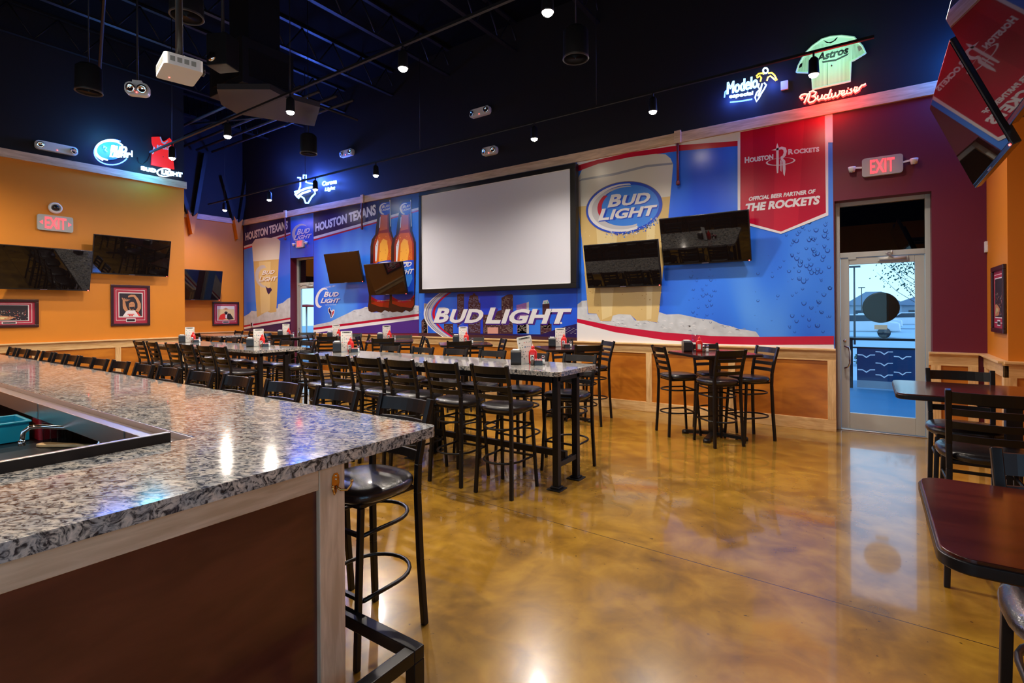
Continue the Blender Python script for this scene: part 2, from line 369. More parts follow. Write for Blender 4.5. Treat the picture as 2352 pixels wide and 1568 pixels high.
# ---------------------------------------------------------------- flat artwork printed on a plane of the room
class Art:
    """shapes are traced on a wall plane; plane 'y' faces the room (-Y), plane 'x' faces +X or -X by sign"""
    def __init__(s, plane, pos, sign=-1):
        s.mb = MB(); s.plane = plane; s.pos = pos; s.sign = sign
    def map(s, x, y):
        return aty(x, y, s.pos) if s.plane == 'y' else atx(x, y, s.pos)
    def p3(s, a, z, k):
        off = s.sign*(0.0003*k)
        return (a, s.pos+off, z) if s.plane == 'y' else (s.pos+off, a, z)
    def poly(s, px, m, k, raw=False):
        P = px if raw else [s.map(x, y) for x, y in px]
        tri = tessellate_polygon([[Vector((a, b, 0)) for a, b in P]])
        s.mb.add([s.p3(a, z, k) for a, z in P], [tuple(t) for t in tri], m)
    def tris(s, vs, fs, m, k): s.mb.add([s.p3(a, z, k) for a, z in vs], fs, m)
    def ellipse(s, cx, cy, rx, ry, rot, m, k, n=40, inner=None, a0=0, a1=360):
        def pt(t, f=1.0, g=(0, 0)):
            a, b = rx*f*cos(t)+g[0], ry*f*sin(t)+g[1]; return (cx+a*cos(rot)-b*sin(rot), cy+a*sin(rot)+b*cos(rot))
        ts = [radians(a0+(a1-a0)*i/n) for i in range(n+1)]
        if inner is None: s.poly([pt(t) for t in ts[:-1]] if a1-a0 == 360 else [pt(t) for t in ts], m, k)
        else:
            f, g = inner; A = [s.map(*pt(t)) for t in ts]; B = [s.map(*pt(t, f, g)) for t in ts]
            s.tris(A+B, [(i, i+1, n+2+i, n+1+i) for i in range(n)], m, k)
    def text(s, txt, BL, BR, TL, m, k, bold=0.03, caps=1.0, TR=None):
        vs, fs = word(txt, bold, caps)
        bl, br, tl = (s.map(*q) for q in (BL, BR, TL)); tr = s.map(*TR) if TR else (br[0]+tl[0]-bl[0], br[1]+tl[1]-bl[1])
        out = []
        for a, b in vs:
            out.append(tuple(bl[i]*(1-a)*(1-b)+br[i]*a*(1-b)+tl[i]*(1-a)*b+tr[i]*a*b for i in (0, 1)))
        s.tris(out, fs, m, k)
    def shadowtext(s, txt, BL, BR, TL, m, ms, k, bold=0.03, caps=1.0, TR=None, d=(1.2, 1.6)):
        sh = lambda q: (q[0]+d[0], q[1]+d[1]) if q else None
        s.text(txt, sh(BL), sh(BR), sh(TL), ms, k, bold+0.035, caps, sh(TR)); s.text(txt, BL, BR, TL, m, k+1, bold, caps, TR)
    def build(s, name, parent=None): return s.mb.build(name, parent, recalc=False)

# ================================================================ THE ROOM
YB, XL, XR0, YR, XR, YF, ZC = 8.24, -12.6, 1.137, 7.12, 1.9, -4.2, 7.2
XRC, YRC = -15.58, 5.35
struct(boxobj('floor', (-16.2, YF-.3, -.12), (2.3, YB+.3, 0), 'floor'))
struct(boxobj('ceiling', (-16.2, YF-.3, ZC), (2.3, YB+.5, ZC+.2), 'deck'))
D1 = (aty(1919, 900, YB)[0], aty(2140, 500, YB)[0], aty(2140, 438, YB)[1])
D2 = (aty(667, 600, YB)[0], aty(720, 600, YB)[0], aty(690, 590, YB)[1])
w = MB()
def wallpiece(x0, x1, z0, z1, m, y1=YB+.3): w.box((x0, YB, z0), (x1, y1, z1), m)
wallpiece(XRC-.3, XR0+.4, 4.37, ZC, 'blackwall')
wallpiece(XRC-.3, D2[0], 0, 4.37, 'maroon'); wallpiece(D2[1], D1[0], 0, 4.37, 'maroon'); wallpiece(D1[1], XR0+.4, 0, 4.37, 'maroon')
wallpiece(D2[0], D2[1], D2[2], 4.37, 'maroon'); wallpiece(D1[0], D1[1], D1[2], 4.37, 'maroon')
struct(w.build('wall_back'))
w = MB(); w.box((XL-.3, YF, 0), (XL, YRC, 4.5), 'orange'); w.box((XL-.3, YF, 4.5), (XL, YRC, ZC), 'blackwall'); struct(w.build('wall_left'))
w = MB(); w.box((XRC-.3, YRC-.3, 0), (XL-.3, YRC, 4.5), 'orange'); w.box((XRC-.3, YRC-.3, 4.5), (XL-.3, YRC, ZC), 'blackwall'); struct(w.build('wall_left_return'))
w = MB(); w.box((XRC-.3, YRC, 0), (XRC, YB, 4.37), 'orange'); w.box((XRC-.3, YRC, 4.37), (XRC, YB, ZC), 'blackwall'); struct(w.build('wall_left_far'))
w = MB(); w.box((XR0, YR, 0), (XR0+.4, YB, 4.37), 'orange'); w.box((XR0, YR, 4.37), (XR0+.4, YB, ZC), 'blackwall'); struct(w.build('wall_right_return'))
w = MB(); w.box((XR0+.4, YR, 0), (XR+.3, YR+.3, 4.37), 'orange'); w.box((XR0+.4, YR, 4.37), (XR+.3, YR+.3, ZC), 'blackwall'); struct(w.build('wall_right_near_door'))
WY0, WY1 = -3.7, .3
w = MB(); w.box((XR, YF, 0), (XR+.3, WY0, 4.37), 'orange'); w.box((XR, WY1, 0), (XR+.3, YR, 4.37), 'orange'); w.box((XR, WY0, 0), (XR+.3, WY1, 1.13), 'orange'); w.box((XR, WY0, 3.3), (XR+.3, WY1, 4.37), 'orange'); w.box((XR, YF, 4.37), (XR+.3, YR, ZC), 'blackwall'); struct(w.build('wall_right'))
# front wall (behind the camera) with three windows
w = MB(); wins = [(-8.4, -5.8), (-5.0, -2.4), (-1.7, .5)]
xs = XL-.3
for a, b in wins: w.box((xs, YF-.3, 0), (a, YF, 4.5), 'orange'); w.box((a, YF-.3, 0), (b, YF, .6), 'orange'); w.box((a, YF-.3, 3.2), (b, YF, 4.5), 'orange'); xs = b
w.box((xs, YF-.3, 0), (XR+.3, YF, 4.5), 'orange'); w.box((XL-.3, YF-.3, 4.5), (XR+.3, YF, ZC), 'blackwall'); struct(w.build('wall_front'))
for i, (a, b) in enumerate(wins):
    w = MB()
    for p, q in (((a, YF-.2, .6), (a+.06, YF-.1, 3.2)), ((b-.06, YF-.2, .6), (b, YF-.1, 3.2)), ((a+.06, YF-.2, .6), (b-.06, YF-.1, .66)), ((a+.06, YF-.2, 3.14), (b-.06, YF-.1, 3.2)), (((a+b)/2-.03, YF-.2, .66), ((a+b)/2+.03, YF-.1, 3.14))): w.box(p, q, 'alum')
    wo = struct(w.build('window_%d' % (i+1))); boxobj('window_pane', (a+.06, YF-.16, .66), (b-.06, YF-.15, 3.14), 'glass', wo)

w = MB()
for k in range(4): y_ = WY0+(WY1-WY0-.06)*k/3; w.box((XR+.1, y_, 1.13), (XR+.2, y_+.06, 3.3), 'alum')
w.box((XR+.1, WY0, 1.13), (XR+.2, WY1, 1.19), 'alum'); w.box((XR+.1, WY0, 3.24), (XR+.2, WY1, 3.3), 'alum')
wo = struct(w.build('window_4')); boxobj('window_pane', (XR+.14, WY0, 1.19), (XR+.15, WY1, 3.24), 'glass', wo)

# timber band along the top of the painted walls
w = MB(); w.box((XRC, YB-.045, 4.29), (XR0, YB, 4.45), 'pine_trim')
for x, y in ((1556.5, 315), (832, 452), (655, 500)):
    X, Z = aty(x, y, YB-.07); w.box((X-.05, YB-.09, 4.27), (X+.05, YB-.045, 4.47), 'pine_trim')
struct(w.build('trim_1', bevel=.004))
w = MB(); w.box((XL, YF, 4.437), (XL+.045, YRC+.04, 4.59), 'pine_trim'); struct(w.build('trim_2', bevel=.004))
w = MB(); w.box((XRC, YRC, 4.31), (XRC+.045, YB-.05, 4.46), 'pine_trim'); struct(w.build('trim_3', bevel=.004))
w = MB(); w.box((XR0-.045, YR, 4.29), (XR0, YB-.05, 4.45), 'pine_trim'); w.box((XR0, YR-.045, 4.29), (XR, YR, 4.45), 'pine_trim'); w.box((XR-.045, YF, 4.29), (XR, YR-.05, 4.45), 'pine_trim'); struct(w.build('trim_4', bevel=.004))

# wainscot: plywood panels in a pine frame under a cap rail
def wainscot(name, a0, a1, plane, pos, sgn, stiles, zc=1.12, cuts=()):
    """runs along a from a0 to a1 on plane; sgn = direction into the room"""
    w = MB()
    def bx(u0, u1, d0, d1, z0, z1, m):
        p0, p1 = pos+sgn*d0, pos+sgn*d1; lo, hi = min(p0, p1), max(p0, p1)
        if plane == 'y': w.box((u0, lo, z0), (u1, hi, z1), m)
        else: w.box((lo, u0, z0), (hi, u1, z1), m)
    bx(a0, a1, 0, .018, .1, zc-.06, 'ply')
    bx(a0, a1, 0, .04, 0, .16, 'pine'); bx(a0, a1, 0, .04, zc-.165, zc-.03, 'pine')
    bx(a0, a1, 0, .055, zc-.045, zc-.025, 'pine'); bx(a0, a1, 0, .085, zc-.025, zc, 'pine')
    for c in stiles: bx(max(a0, c-.048), min(a1, c+.048), 0, .041, .16, zc-.165, 'pine_v')
    return struct(w.build(name, bevel=.003))
wainscot('trim_5', D2[1], D1[0]+.01, 'y', YB, -1, [D1[0]-.04]+[D1[0]-.04-1.27*k for k in range(1, 10)]+[D2[1]+.048])
wainscot('trim_6', XRC+.001, D2[0], 'y', YB, -1, [XRC+.05, -14.4, D2[0]-.048])
wainscot('trim_7', D1[1]-.04, XR0-.086, 'y', YB, -1, [D1[1]+.11-.08, XR0-.13])
wainscot('trim_8', YR-.04, YB, 'x', XR0, -1, [YR+.01, YB-.12])
wainscot('trim_9', XR0-.04, XR, 'y', YR, -1, [XR0+.01, XR-.1])
wainscot('trim_10', YF, YR-.086, 'x', XR, -1, [-3.5+1.27*k for k in range(9)])
wainscot('trim_11', YF, YRC, 'x', XL, 1, [atx(270, 810, XL)[0]+1.27*k for k in range(-5, 2)]+[YRC-.05], 1.137)
wainscot('trim_12', YRC, YB-.086, 'x', XRC, 1, [YRC+.06, 6.9, YB-.14])

# ================================================================ DOORS
def door(n, x0, x1, ztop, yf, zleaf, hinge_r=True, handle=True):
    root = bpy.data.objects.new('door_%d' % n, None); COL.objects.link(root); root.location = (x0, yf, 0); root['kind'] = 'structure'
    W_ = x1-x0; w = MB(); f = .055
    w.box((0, 0, 0), (f, .1, ztop), 'alum'); w.box((W_-f, 0, 0), (W_, .1, ztop), 'alum'); w.box((f, 0, ztop-f), (W_-f, .1, ztop), 'alum')
    w.box((f, 0, zleaf+.005), (W_-f, .1, zleaf+.075), 'alum'); w.box((f, -.01, 0), (W_-f, .09, .015), 'stainless')
    w.build('door_frame', root, .004)
    w = MB(); st, bt, tp = .10, .22, .09; a, b = f+.004, W_-f-.004
    w.box((a, .015, .02), (a+st, .06, zleaf), 'alum'); w.box((b-st, .015, .02), (b, .06, zleaf), 'alum')
    w.box((a+st, .015, .02), (b-st, .06, .02+bt), 'alum'); w.box((a+st, .015, zleaf-tp), (b-st, .06, zleaf), 'alum')
    leaf = w.build('door_leaf', root, .004)
    boxobj('door_glass', (a+st, .034, .02+bt), (b-st, .042, zleaf-tp), 'glass', leaf)
    boxobj('transom_glass', (f, .045, zleaf+.075), (W_-f, .053, ztop-f), 'glass_dark', root)
    w = MB(); zc = 1.0; hx = a+.055
    w.tube([(hx-.01, .015, zc-.15), (hx-.01, -.035, zc-.15), (hx+.035, -.055, zc-.13), (hx+.05, -.06, zc-.08), (hx+.05, -.06, zc+.08), (hx+.035, -.055, zc+.13), (hx-.01, -.035, zc+.15), (hx-.01, .015, zc+.15)], .012, 'chrome', 10)
    w.build('door_handle', leaf)
    w = MB(); w.lathe([(.0, 0), (.018, 0), (.018, .02), (0, .02)], 'chrome', (0, 0, 0), 12)
    k = w.build('lock_cylinder', leaf); k.rotation_euler = (pi/2, 0, 0); k.location = (hx-.01, .015, 1.22)
    w = MB(); cx = W_*.62
    w.tube([(cx-.14, -.03, zleaf-.035), (cx+.14, -.03, zleaf-.035)], .026, 'alum', 14); w.box((cx-.16, -.02, zleaf-.065), (cx+.16, .015, zleaf-.005), 'alum')
    w.bar((cx, -.05, zleaf-.03), (cx-.07, -.12, zleaf+.03), .03, .01, 'alum'); w.bar((cx-.07, -.12, zleaf+.03), (cx-.01, .0, zleaf+.05), .025, .01, 'alum'); w.tube([(cx-.01, -.06, zleaf+.02), (cx-.01, -.06, zleaf+.07)], .012, 'alum')
    w.build('door_closer', root)
    boxobj('latch_plate', (a+.09, .0, zleaf-.02), (a+.18, .02, zleaf+.01), 'alum', root)
    return root
ydoor = 8.43
zl = aty(1940, 593, ydoor)[1]
door(1, D1[0]-.002, D1[1]+.002, D1[2]+.002, ydoor, zl)
door(2, D2[0]-.002, D2[1]+.002, D2[2]+.002, ydoor, aty(700, 655, ydoor)[1])

# ================================================================ WALL GRAPHICS
M['blue'] = mural_blue('print_blue', (0.014, 0.095, 0.76), (0.035, 0.20, 0.92), (0.12, 0.38, 1.0))
M['bluedeep'] = mural_blue('print_blue_deep', (0.010, 0.045, 0.62), (0.02, 0.14, 0.80), (0.08, 0.34, 0.92))
FL = dict(rough=.27)
for nm, c in dict(navy=(0.020, 0.010, 0.085), pwhite=(0.72, 0.72, 0.76), pred=(0.50, 0.004, 0.035), pcrim=(0.42, 0.0, 0.03), ice=(0.56, 0.58, 0.62), iceline=(0.30, 0.32, 0.38), foam=(0.66, 0.64, 0.58), beer=(0.58, 0.41, 0.16), beer2=(0.68, 0.54, 0.27), beerd=(0.38, 0.22, 0.06), glassb=(0.035, 0.008, 0.006), amber=(0.62, 0.12, 0.01), amberl=(0.90, 0.42, 0.05), amberd=(0.30, 0.02, 0.006), logoblue=(0.01, 0.06, 0.55), logolb=(0.04, 0.22, 0.80), silver=(0.50, 0.50, 0.55), silverd=(0.16, 0.13, 0.18), bldg=(0.060, 0.022, 0.030), bldgl=(0.36, 0.30, 0.26), bldgb=(0.22, 0.24, 0.42), bldgp=(0.28, 0.12, 0.40), bubble=(0.012, 0.05, 0.36), purple=(0.06, 0.02, 0.22), pgreen=(0.15, 0.6, 0.45), brickp=(0.62, 0.30, 0.25)).items():
    M[nm] = flat('print_'+nm, c, .27, var=.04)
YA = YB-.004
def mural(name, label, outline, mat):
    A = Art('y', YA); A.poly(outline, mat, 1); return A
def budlogo(A, BL1, BR1, TL1, BL2, BR2, TL2, k, sw=None, ms='logoblue', caps=1.22):
    A.shadowtext('BUD', BL1, BR1, TL1, 'pwhite', ms, k, .035, caps); A.shadowtext('LIGHT', BL2, BR2, TL2, 'pwhite', ms, k+2, .035, caps)

M['ice'] = flat('print_ice_shards', (0.54, 0.57, 0.62), .27, var=.28, vscale=7)
# --- panel by the far corner: HOUSTON TEXANS strip, beer glass
A = mural('', '', [(560.5, 517), (667, 498), (667, 746), (560.5, 757)], 'blue')
A.poly([(560.5, 517), (667, 497), (667, 537), (560.5, 570)], 'navy', 2)
A.poly([(560.5, 565), (667, 533), (667, 536.5), (560.5, 569.5)], 'pwhite', 3); A.poly([(560.5, 569.5), (667, 536.5), (667, 539.5), (560.5, 573)], 'pred', 3)
A.text('HOUSTON TEXANS', (564, 553), (661, 526), (563.5, 535), 'pwhite', 4, .045, 1.0, (661.5, 506))
o = lambda L: crop(L, 540, 400, 2.94)
A.poly(o([(60, 960), (95, 940), (110, 922), (140, 925), (190, 960), (240, 930), (285, 928), (290, 878), (322, 868), (355, 840), (373, 832), (373, 1000), (60, 1050)]), 'ice', 2)
A.poly(o([(100, 1000), (128, 930), (200, 905), (300, 905), (330, 1000)]), 'ice', 3)
A.poly(o([(115, 470), (135, 440), (200, 428), (285, 432), (305, 450), (303, 500), (295, 585), (290, 700), (282, 850), (278, 928), (240, 935), (215, 925), (150, 965), (143, 900), (133, 750), (125, 600)]), 'beer', 4)
A.poly(o([(160, 590), (240, 590), (235, 920), (200, 935), (175, 940)]), 'beer2', 5)
A.poly(o([(115, 470), (135, 440), (200, 428), (285, 432), (305, 450), (303, 500), (297, 573), (122, 588)]), 'foam', 5)
A.ellipse(*o([(195, 690)])[0], 20, 26, -.2, 'silver', 6, inner=(.8, (3.5, 2)), a0=95, a1=290)
budlogo(A, *o([(180, 682), (262, 672), (192, 650)]), *o([(160, 725), (275, 720), (172, 690)]), 7, ms='beerd')
A.poly(o([(205, 755), (222, 770), (240, 765), (250, 780), (228, 812), (218, 800)]), 'navy', 6)
A.poly([(560.5, 747), (667, 729), (667, 733), (560.5, 751)], 'pcrim', 7); A.poly([(560.5, 751), (667, 733), (667, 738), (560.5, 755.5)], 'pwhite', 7); A.poly([(560.5, 755.5), (667, 738), (667, 762), (560.5, 759)], 'navy', 7)
tag(A.build('wall_mural'), 'wall graphic of a beer glass under a navy strip, beside the orange corner', 'wall graphic')
# --- panel over the far door
A = mural('', '', [(667.6, 498.5), (720, 489), (720, 588.5), (667.6, 593)], 'bluedeep')
A.ellipse(692, 537, 21, 23, 0, 'silver', 2, inner=(.84, (3.5, 0)), a0=120, a1=300)
budlogo(A, (681, 540), (710, 534.5), (685, 526), (674, 552), (712, 546.5), (679, 540), 3)
tag(A.build('wall_mural'), 'small blue wall graphic with an oval lettered logo above the far glass door', 'wall graphic')
# --- long panel: HOUSTON TEXANS, two bottles
o = lambda L: crop(L, 720, 440, 8.71); q = lambda L: crop(L, 720, 540, 8.71)
A = mural('', '', [(720.5, 489), (962, 443), (962, 764), (720.5, 762)], 'bluedeep')
A.poly([(720.5, 487), (962, 441), (962, 480), (720.5, 549)], 'navy', 2)
A.poly([(720.5, 543.5), (962, 476), (962, 481.5), (720.5, 549)], 'pwhite', 3); A.poly([(720.5, 549.5), (962, 482), (962, 485), (720.5, 553)], 'pred', 3)
A.text('HOUSTON TEXANS', (724.2, 532.6), (863.7, 493.5), (724.5, 513.5), 'pwhite', 4, .045, 1.0, (863, 468.5))
A.poly(q([(0, 1800), (340, 1730), (520, 1640), (690, 1560), (750, 1530), (820, 1490), (930, 1480), (1040, 1435), (1090, 1440), (1200, 1545), (1340, 1540), (1440, 1500), (1500, 1440), (1560, 1420), (1700, 1430), (1820, 1530), (1900, 1440), (1960, 1395), (2108, 1410), (2108, 1650), (0, 1900)]), 'ice', 4)
for a, b in ((760, 1540), (1000, 1480), (1330, 1600), (1600, 1520), (1960, 1480), (880, 1620), (1500, 1640), (2040, 1540)):
    A.poly(q([(a, b), (a+60, b-22), (a+120, b+5), (a+60, b-8)]), 'iceline', 5)
A.poly(q([(0, 1850), (2108, 1570), (2108, 1620), (0, 1895)]), 'pcrim', 6); A.poly(q([(0, 1895), (2108, 1620), (2108, 1680), (0, 1955)]), 'pwhite', 6); A.poly(q([(0, 1955), (2108, 1680), (2108, 1960), (0, 1960)]), 'purple', 6)
def bottle(A, L, dx, k, dy=0):
    """printed amber bottle; outline traced once and shifted for the second bottle"""
    sh = lambda P: [(x+dx, y+dy) for x, y in P]
    A.poly(sh([(871.5, 459), (897.5, 454), (898, 492), (899, 530), (903, 543), (907.5, 556), (908, 590), (907, 650), (905, 700), (900, 712), (893, 716), (884, 712), (876, 718), (865, 715), (854, 717), (847, 714), (845, 705), (847, 690), (849, 640), (850.5, 600), (851, 566), (854, 550), (862, 538), (864, 520), (866, 504), (870, 480)]), 'glassb', k)
    A.poly(sh([(875.5, 476), (893, 474), (893, 500), (893.5, 530), (900, 546), (903, 560), (903, 608), (902, 660), (900, 690), (852, 690), (856, 640), (857.5, 600), (858, 562), (861, 548), (869, 536), (872, 520), (874, 495)]), 'amberd', k+1)
    A.poly(sh([(877, 478), (890, 476), (890, 526), (872, 530), (875, 500)]), 'amber', k+2)
    A.poly(sh([(871, 536), (892, 534), (899, 556), (900, 606), (862, 606), (864, 556)]), 'amber', k+2)
    A.poly(sh([(873, 560), (880, 548), (889, 552), (892, 575), (888, 605), (870, 605)]), 'amberl', k+3)
    A.poly(sh([(872.5, 500), (874.5, 497), (873, 522), (871, 524)]), 'pwhite', k+3); A.poly(sh([(862, 565), (868, 549), (869.5, 555), (865, 600), (862, 600)]), 'pwhite', k+3)
    A.poly(sh([(895, 459), (896.5, 459), (898, 520), (896.5, 520)]), 'pwhite', k+3)
    A.poly(sh([(853, 690), (903, 686), (903, 700), (898, 707), (872, 704), (853, 697)]), 'amberd', k+4)
    A.poly(sh([(873, 470), (878, 465.5), (895.5, 463), (896, 489), (888, 494), (876, 493), (870.5, 487)]), 'logoblue', k+5)
    A.ellipse(883.5+dx, 480+dy, 12.5, 13.5, -.1, 'pwhite', k+6, inner=(.86, (2.2, 0)), a0=110, a1=290)
    A.text('BUD', *sh([(877, 478.5), (893.5, 475), (879, 472)]), 'pwhite', k+7, .035, 1.2); A.text('LIGHT', *sh([(874.5, 485.5), (895, 482), (876.5, 479.5)]), 'pwhite', k+7, .035, 1.2)
    A.poly(sh([(855, 612), (868, 602), (886, 598), (903, 597), (904, 640), (904, 676), (896, 686), (880, 690), (864, 688), (853, 680)]), 'logoblue', k+5)
    A.poly(sh([(857, 614), (872, 603), (888, 601), (898, 602), (884, 606), (862, 618)]), 'pwhite', k+6)
    A.poly(sh([(857, 625), (872, 612), (896, 608), (900, 640), (892, 658), (862, 662)]), 'logolb', k+6)
    A.shadowtext('BUD', *sh([(867, 616.5), (897, 611), (870, 604)]), 'pwhite', 'logoblue', k+8, .035, 1.2); A.shadowtext('LIGHT', *sh([(861, 633), (900, 628), (865, 620)]), 'pwhite', 'logoblue', k+10, .035, 1.2)
    A.poly(sh([(853, 681), (866, 688), (882, 690.5), (897, 686), (904, 677), (904, 682), (896, 691), (880, 695), (862, 692), (853, 687)]), 'pcrim', k+7)
    A.text('THE PERFECT BEER FOR WHATEVER HAPPENS', *sh([(866, 692.3), (897, 690.3), (866, 690.3)]), 'pwhite', k+8, .0)
    rnd = random.Random(4)
    for _ in range(46):
        x, y = rnd.uniform(862, 899), rnd.uniform(540, 600); r = rnd.uniform(.35, .8)
        A.ellipse(x+dx, y+dy, r, r*1.2, 0, 'amberl' if rnd.random() < .6 else 'amberd', k+4, 8)
bottle(A, None, 0, 7); 
A2 = Art('y', YA); bottle(A, None, 48, 20, 0)
A.ellipse(*q([(170, 1250)])[0], 14, 24, .35, 'pwhite', 3, inner=(.82, (3, -1)), a0=70, a1=290)
budlogo(A, *q([(205, 1235), (490, 1225), (240, 1130)]), *q([(140, 1360), (500, 1352), (180, 1258)]), 4)
for i in range(8): A.poly(q([(225+i*28, 1070-i*6), (233+i*28, 1068-i*6), (240+i*28, 1030-i*5), (232+i*28, 1032-i*5)]), 'pwhite', 4)
A.text('HOUSTON TEXANS PARTNER', *q([(240, 1405), (450, 1398), (240, 1388)]), 'pwhite', 5, .0)
A.poly(q([(290, 1470), (330, 1440), (345, 1500), (385, 1510), (380, 1485), (425, 1490), (420, 1560), (385, 1640), (345, 1660), (330, 1590), (295, 1530)]), 'pwhite', 5)
A.poly(q([(302, 1475), (325, 1458), (338, 1510), (360, 1530), (365, 1640), (348, 1640), (338, 1585), (305, 1525)]), 'navy', 6); A.poly(q([(375, 1540), (395, 1515), (410, 1510), (405, 1560), (375, 1625)]), 'pcrim', 6)
tag(A.build('wall_mural'), 'printed wall graphic of two amber bottles on ice beneath a navy lettered strip', 'wall graphic')
# --- skyline panel under the screen
o = lambda L: crop(L, 960, 640, 6.19)
A = mural('', '', [(962.6, 443), (1325.4, 373), (1325.4, 784), (962.6, 772)], 'bluedeep')
rnd = random.Random(7)
def tower(P, m, wm, k, rows=9, cols=4):
    A.poly(o(P), m, k)
    x0 = min(p[0] for p in P)+8; x1 = max(p[0] for p in P)-8; y0 = sorted(p[1] for p in P)[len(P)//2-1]+18; y1 = max(p[1] for p in P)-8
    n = int((y1-y0)/17)
    for i in range(n):
        x = x0
        while x < x1:
            L = rnd.uniform(5, 22)
            if rnd.random() < .55: A.poly(o([(x, y0+i*17), (min(x+L, x1), y0+i*17), (min(x+L, x1), y0+i*17+5), (x, y0+i*17+5)]), wm, k+1)
            x += L+5
for P, m, wm in (([(85, 350), (140, 355), (140, 800), (85, 800)], 'bldgl', 'bldg'), ([(50, 600), (90, 560), (130, 640), (130, 810), (50, 810)], 'bldg', 'bldgl'),
    ([(370, 640), (500, 640), (500, 800), (370, 800)], 'bldg', 'bldgl'), ([(558, 225), (585, 215), (655, 218), (655, 590), (560, 700)], 'bldg', 'bldgb'),
    ([(715, 340), (735, 240), (775, 230), (785, 207), (810, 207), (820, 230), (855, 245), (865, 330), (888, 345), (888, 790), (715, 790)], 'bldg', 'bldgb'),
    ([(925, 510), (1010, 510), (1080, 560), (1130, 460), (1190, 440), (1190, 800), (925, 800)], 'bldg', 'bldgl'),
    ([(1187, 270), (1270, 225), (1340, 220), (1352, 240), (1350, 790), (1187, 790)], 'bldg', 'bldgl'),
    ([(1400, 375), (1575, 330), (1575, 780), (1410, 780)], 'bldgp', 'bldgl'), ([(1415, 640), (1550, 640), (1550, 780), (1415, 780)], 'bldg', 'bldgl'),
    ([(1740, 640), (1900, 640), (1900, 800), (1740, 800)], 'bldg', 'bldgl'), ([(1770, 360), (1870, 350), (1875, 700), (1770, 700)], 'bldg', 'bldg')):
    tower(P, m, wm, 2)
A.poly(o([(1545, 340), (1578, 325), (1578, 780), (1545, 780)]), 'silver', 5); A.poly(o([(990, 690), (1140, 690), (1140, 780), (990, 780)]), 'brickp', 5)
A.poly(o([(1770, 360), (1785, 310), (1845, 300), (1868, 350)]), 'pwhite', 5); A.poly(o([(1795, 350), (1805, 315), (1820, 350)]), 'pgreen', 6); A.poly(o([(1835, 348), (1840, 312), (1855, 346)]), 'pgreen', 6)
A.poly([(962.6, 764), (1325.4, 775), (1325.4, 784), (962.6, 772)], 'bldg', 6)
A.poly(o([(10, 770), (1750, 790), (2080, 680), (2258, 640), (2258, 860), (10, 810)]), 'navy', 4)
for i in range(14): A.poly(o([(2080+i*12, 690+(i*37) % 90), (2105+i*12, 692+(i*37) % 90), (2105+i*12, 696+(i*37) % 90), (2080+i*12, 694+(i*37) % 90)]), 'silver', 6)
def band(P, Q, m, k): A.poly(o(P+Q[::-1]), m, k)
arc = lambda x0, t: [(x0+480-t*1.0-360*(1-((y-470)/300.0)**2*.78) if False else x0+t+ (abs(y-500)/300.0)**2*230, y) for y in range(185, 830, 40)]
band(arc(82, 0), arc(82, 22), 'pwhite', 7); band(arc(82, 26), arc(82, 60), 'silverd', 7); band(arc(82, 34), arc(82, 54), 'silver', 8); band(arc(82, 64), arc(82, 110), 'silver', 7); band(arc(82, 108), arc(82, 122), 'bluedeep', 8); band(arc(82, 122), arc(82, 158), 'pred', 7)
A.shadowtext('BUD', (995.5, 741), (1104, 742), (1007.5, 706), 'pwhite', 'purple', 10, .04, 1.16, d=(.8, 2.6))
A.shadowtext('LIGHT', (1115, 743), (1301, 744), (1127, 706), 'pwhite', 'purple', 12, .04, 1.16, d=(.8, 2.6))
A.ellipse(1289, 741.5, 2.4, 2.4, 0, 'pwhite', 13, 14)
tag(A.build('wall_mural'), 'city skyline wall graphic with large silver lettering under the projection screen', 'wall graphic')
# --- large beer glass panel with the red banner
o = lambda L: crop(L, 1300, 240, 2.703)
A = mural('', '', [(1326, 372.5), (1911.5, 262), (1917.5, 801), (1326, 783)], 'blue')
A.poly(o([(70, 360), (1070, 170), (1070, 232), (1000, 240), (700, 268), (400, 312), (200, 360), (70, 385)]), 'pwhite', 2)
A.poly(o([(70, 378), (200, 342), (400, 297), (700, 252), (1066, 226), (1066, 257), (700, 288), (400, 330), (200, 380), (70, 415)]), 'pred', 3)
rnd = random.Random(3)
for i in range(190):   # printed water drops
    a = rnd.choice([rnd.uniform(1150, 1640), rnd.uniform(1380, 1640), rnd.uniform(760, 1060)]); b = rnd.uniform(700, 1410)
    if a < 1060: b = rnd.uniform(250, 620) if a > 940 else rnd.uniform(1020, 1400)
    if a < 1240 and b < 1000: continue
    r = rnd.uniform(1.2, 4.6) * (1.3 if a > 1380 else .8); x, y = 1300+a/2.703, 240+b/2.703
    A.ellipse(x, y, r, r*1.15, 0, 'bubble', 4, 14, inner=(.78, (0, -.15*r)), a0=-20, a1=200); 
    if r > 3: A.ellipse(x, y-r*.5, r*.5, r*.25, 0, 'logolb', 5, 10)
ice = [(70, 1330), (72, 1240), (100, 1218), (130, 1215), (135, 1300), (190, 1300), (215, 1345), (280, 1345), (290, 1310), (330, 1300), (400, 1303), (430, 1340), (500, 1340), (565, 1356), (578, 1288), (625, 1303), (700, 1300), (760, 1312), (830, 1328), (900, 1335), (960, 1362), (1020, 1375), (1070, 1392), (1130, 1400), (1180, 1410), (1205, 1445), (900, 1440), (600, 1420), (300, 1378)]
A.poly(o(ice), 'ice', 4)
for i in range(70):
    a = rnd.uniform(90, 1130); lo = 1320+max(0, (a-500))*.10; b = rnd.uniform(lo, lo+60)
    A.poly(o([(a, b), (a+rnd.uniform(10, 28), b-rnd.uniform(2, 9)), (a+30, b+3), (a+14, b-1)]), 'iceline' if i % 2 else 'pwhite', 6)
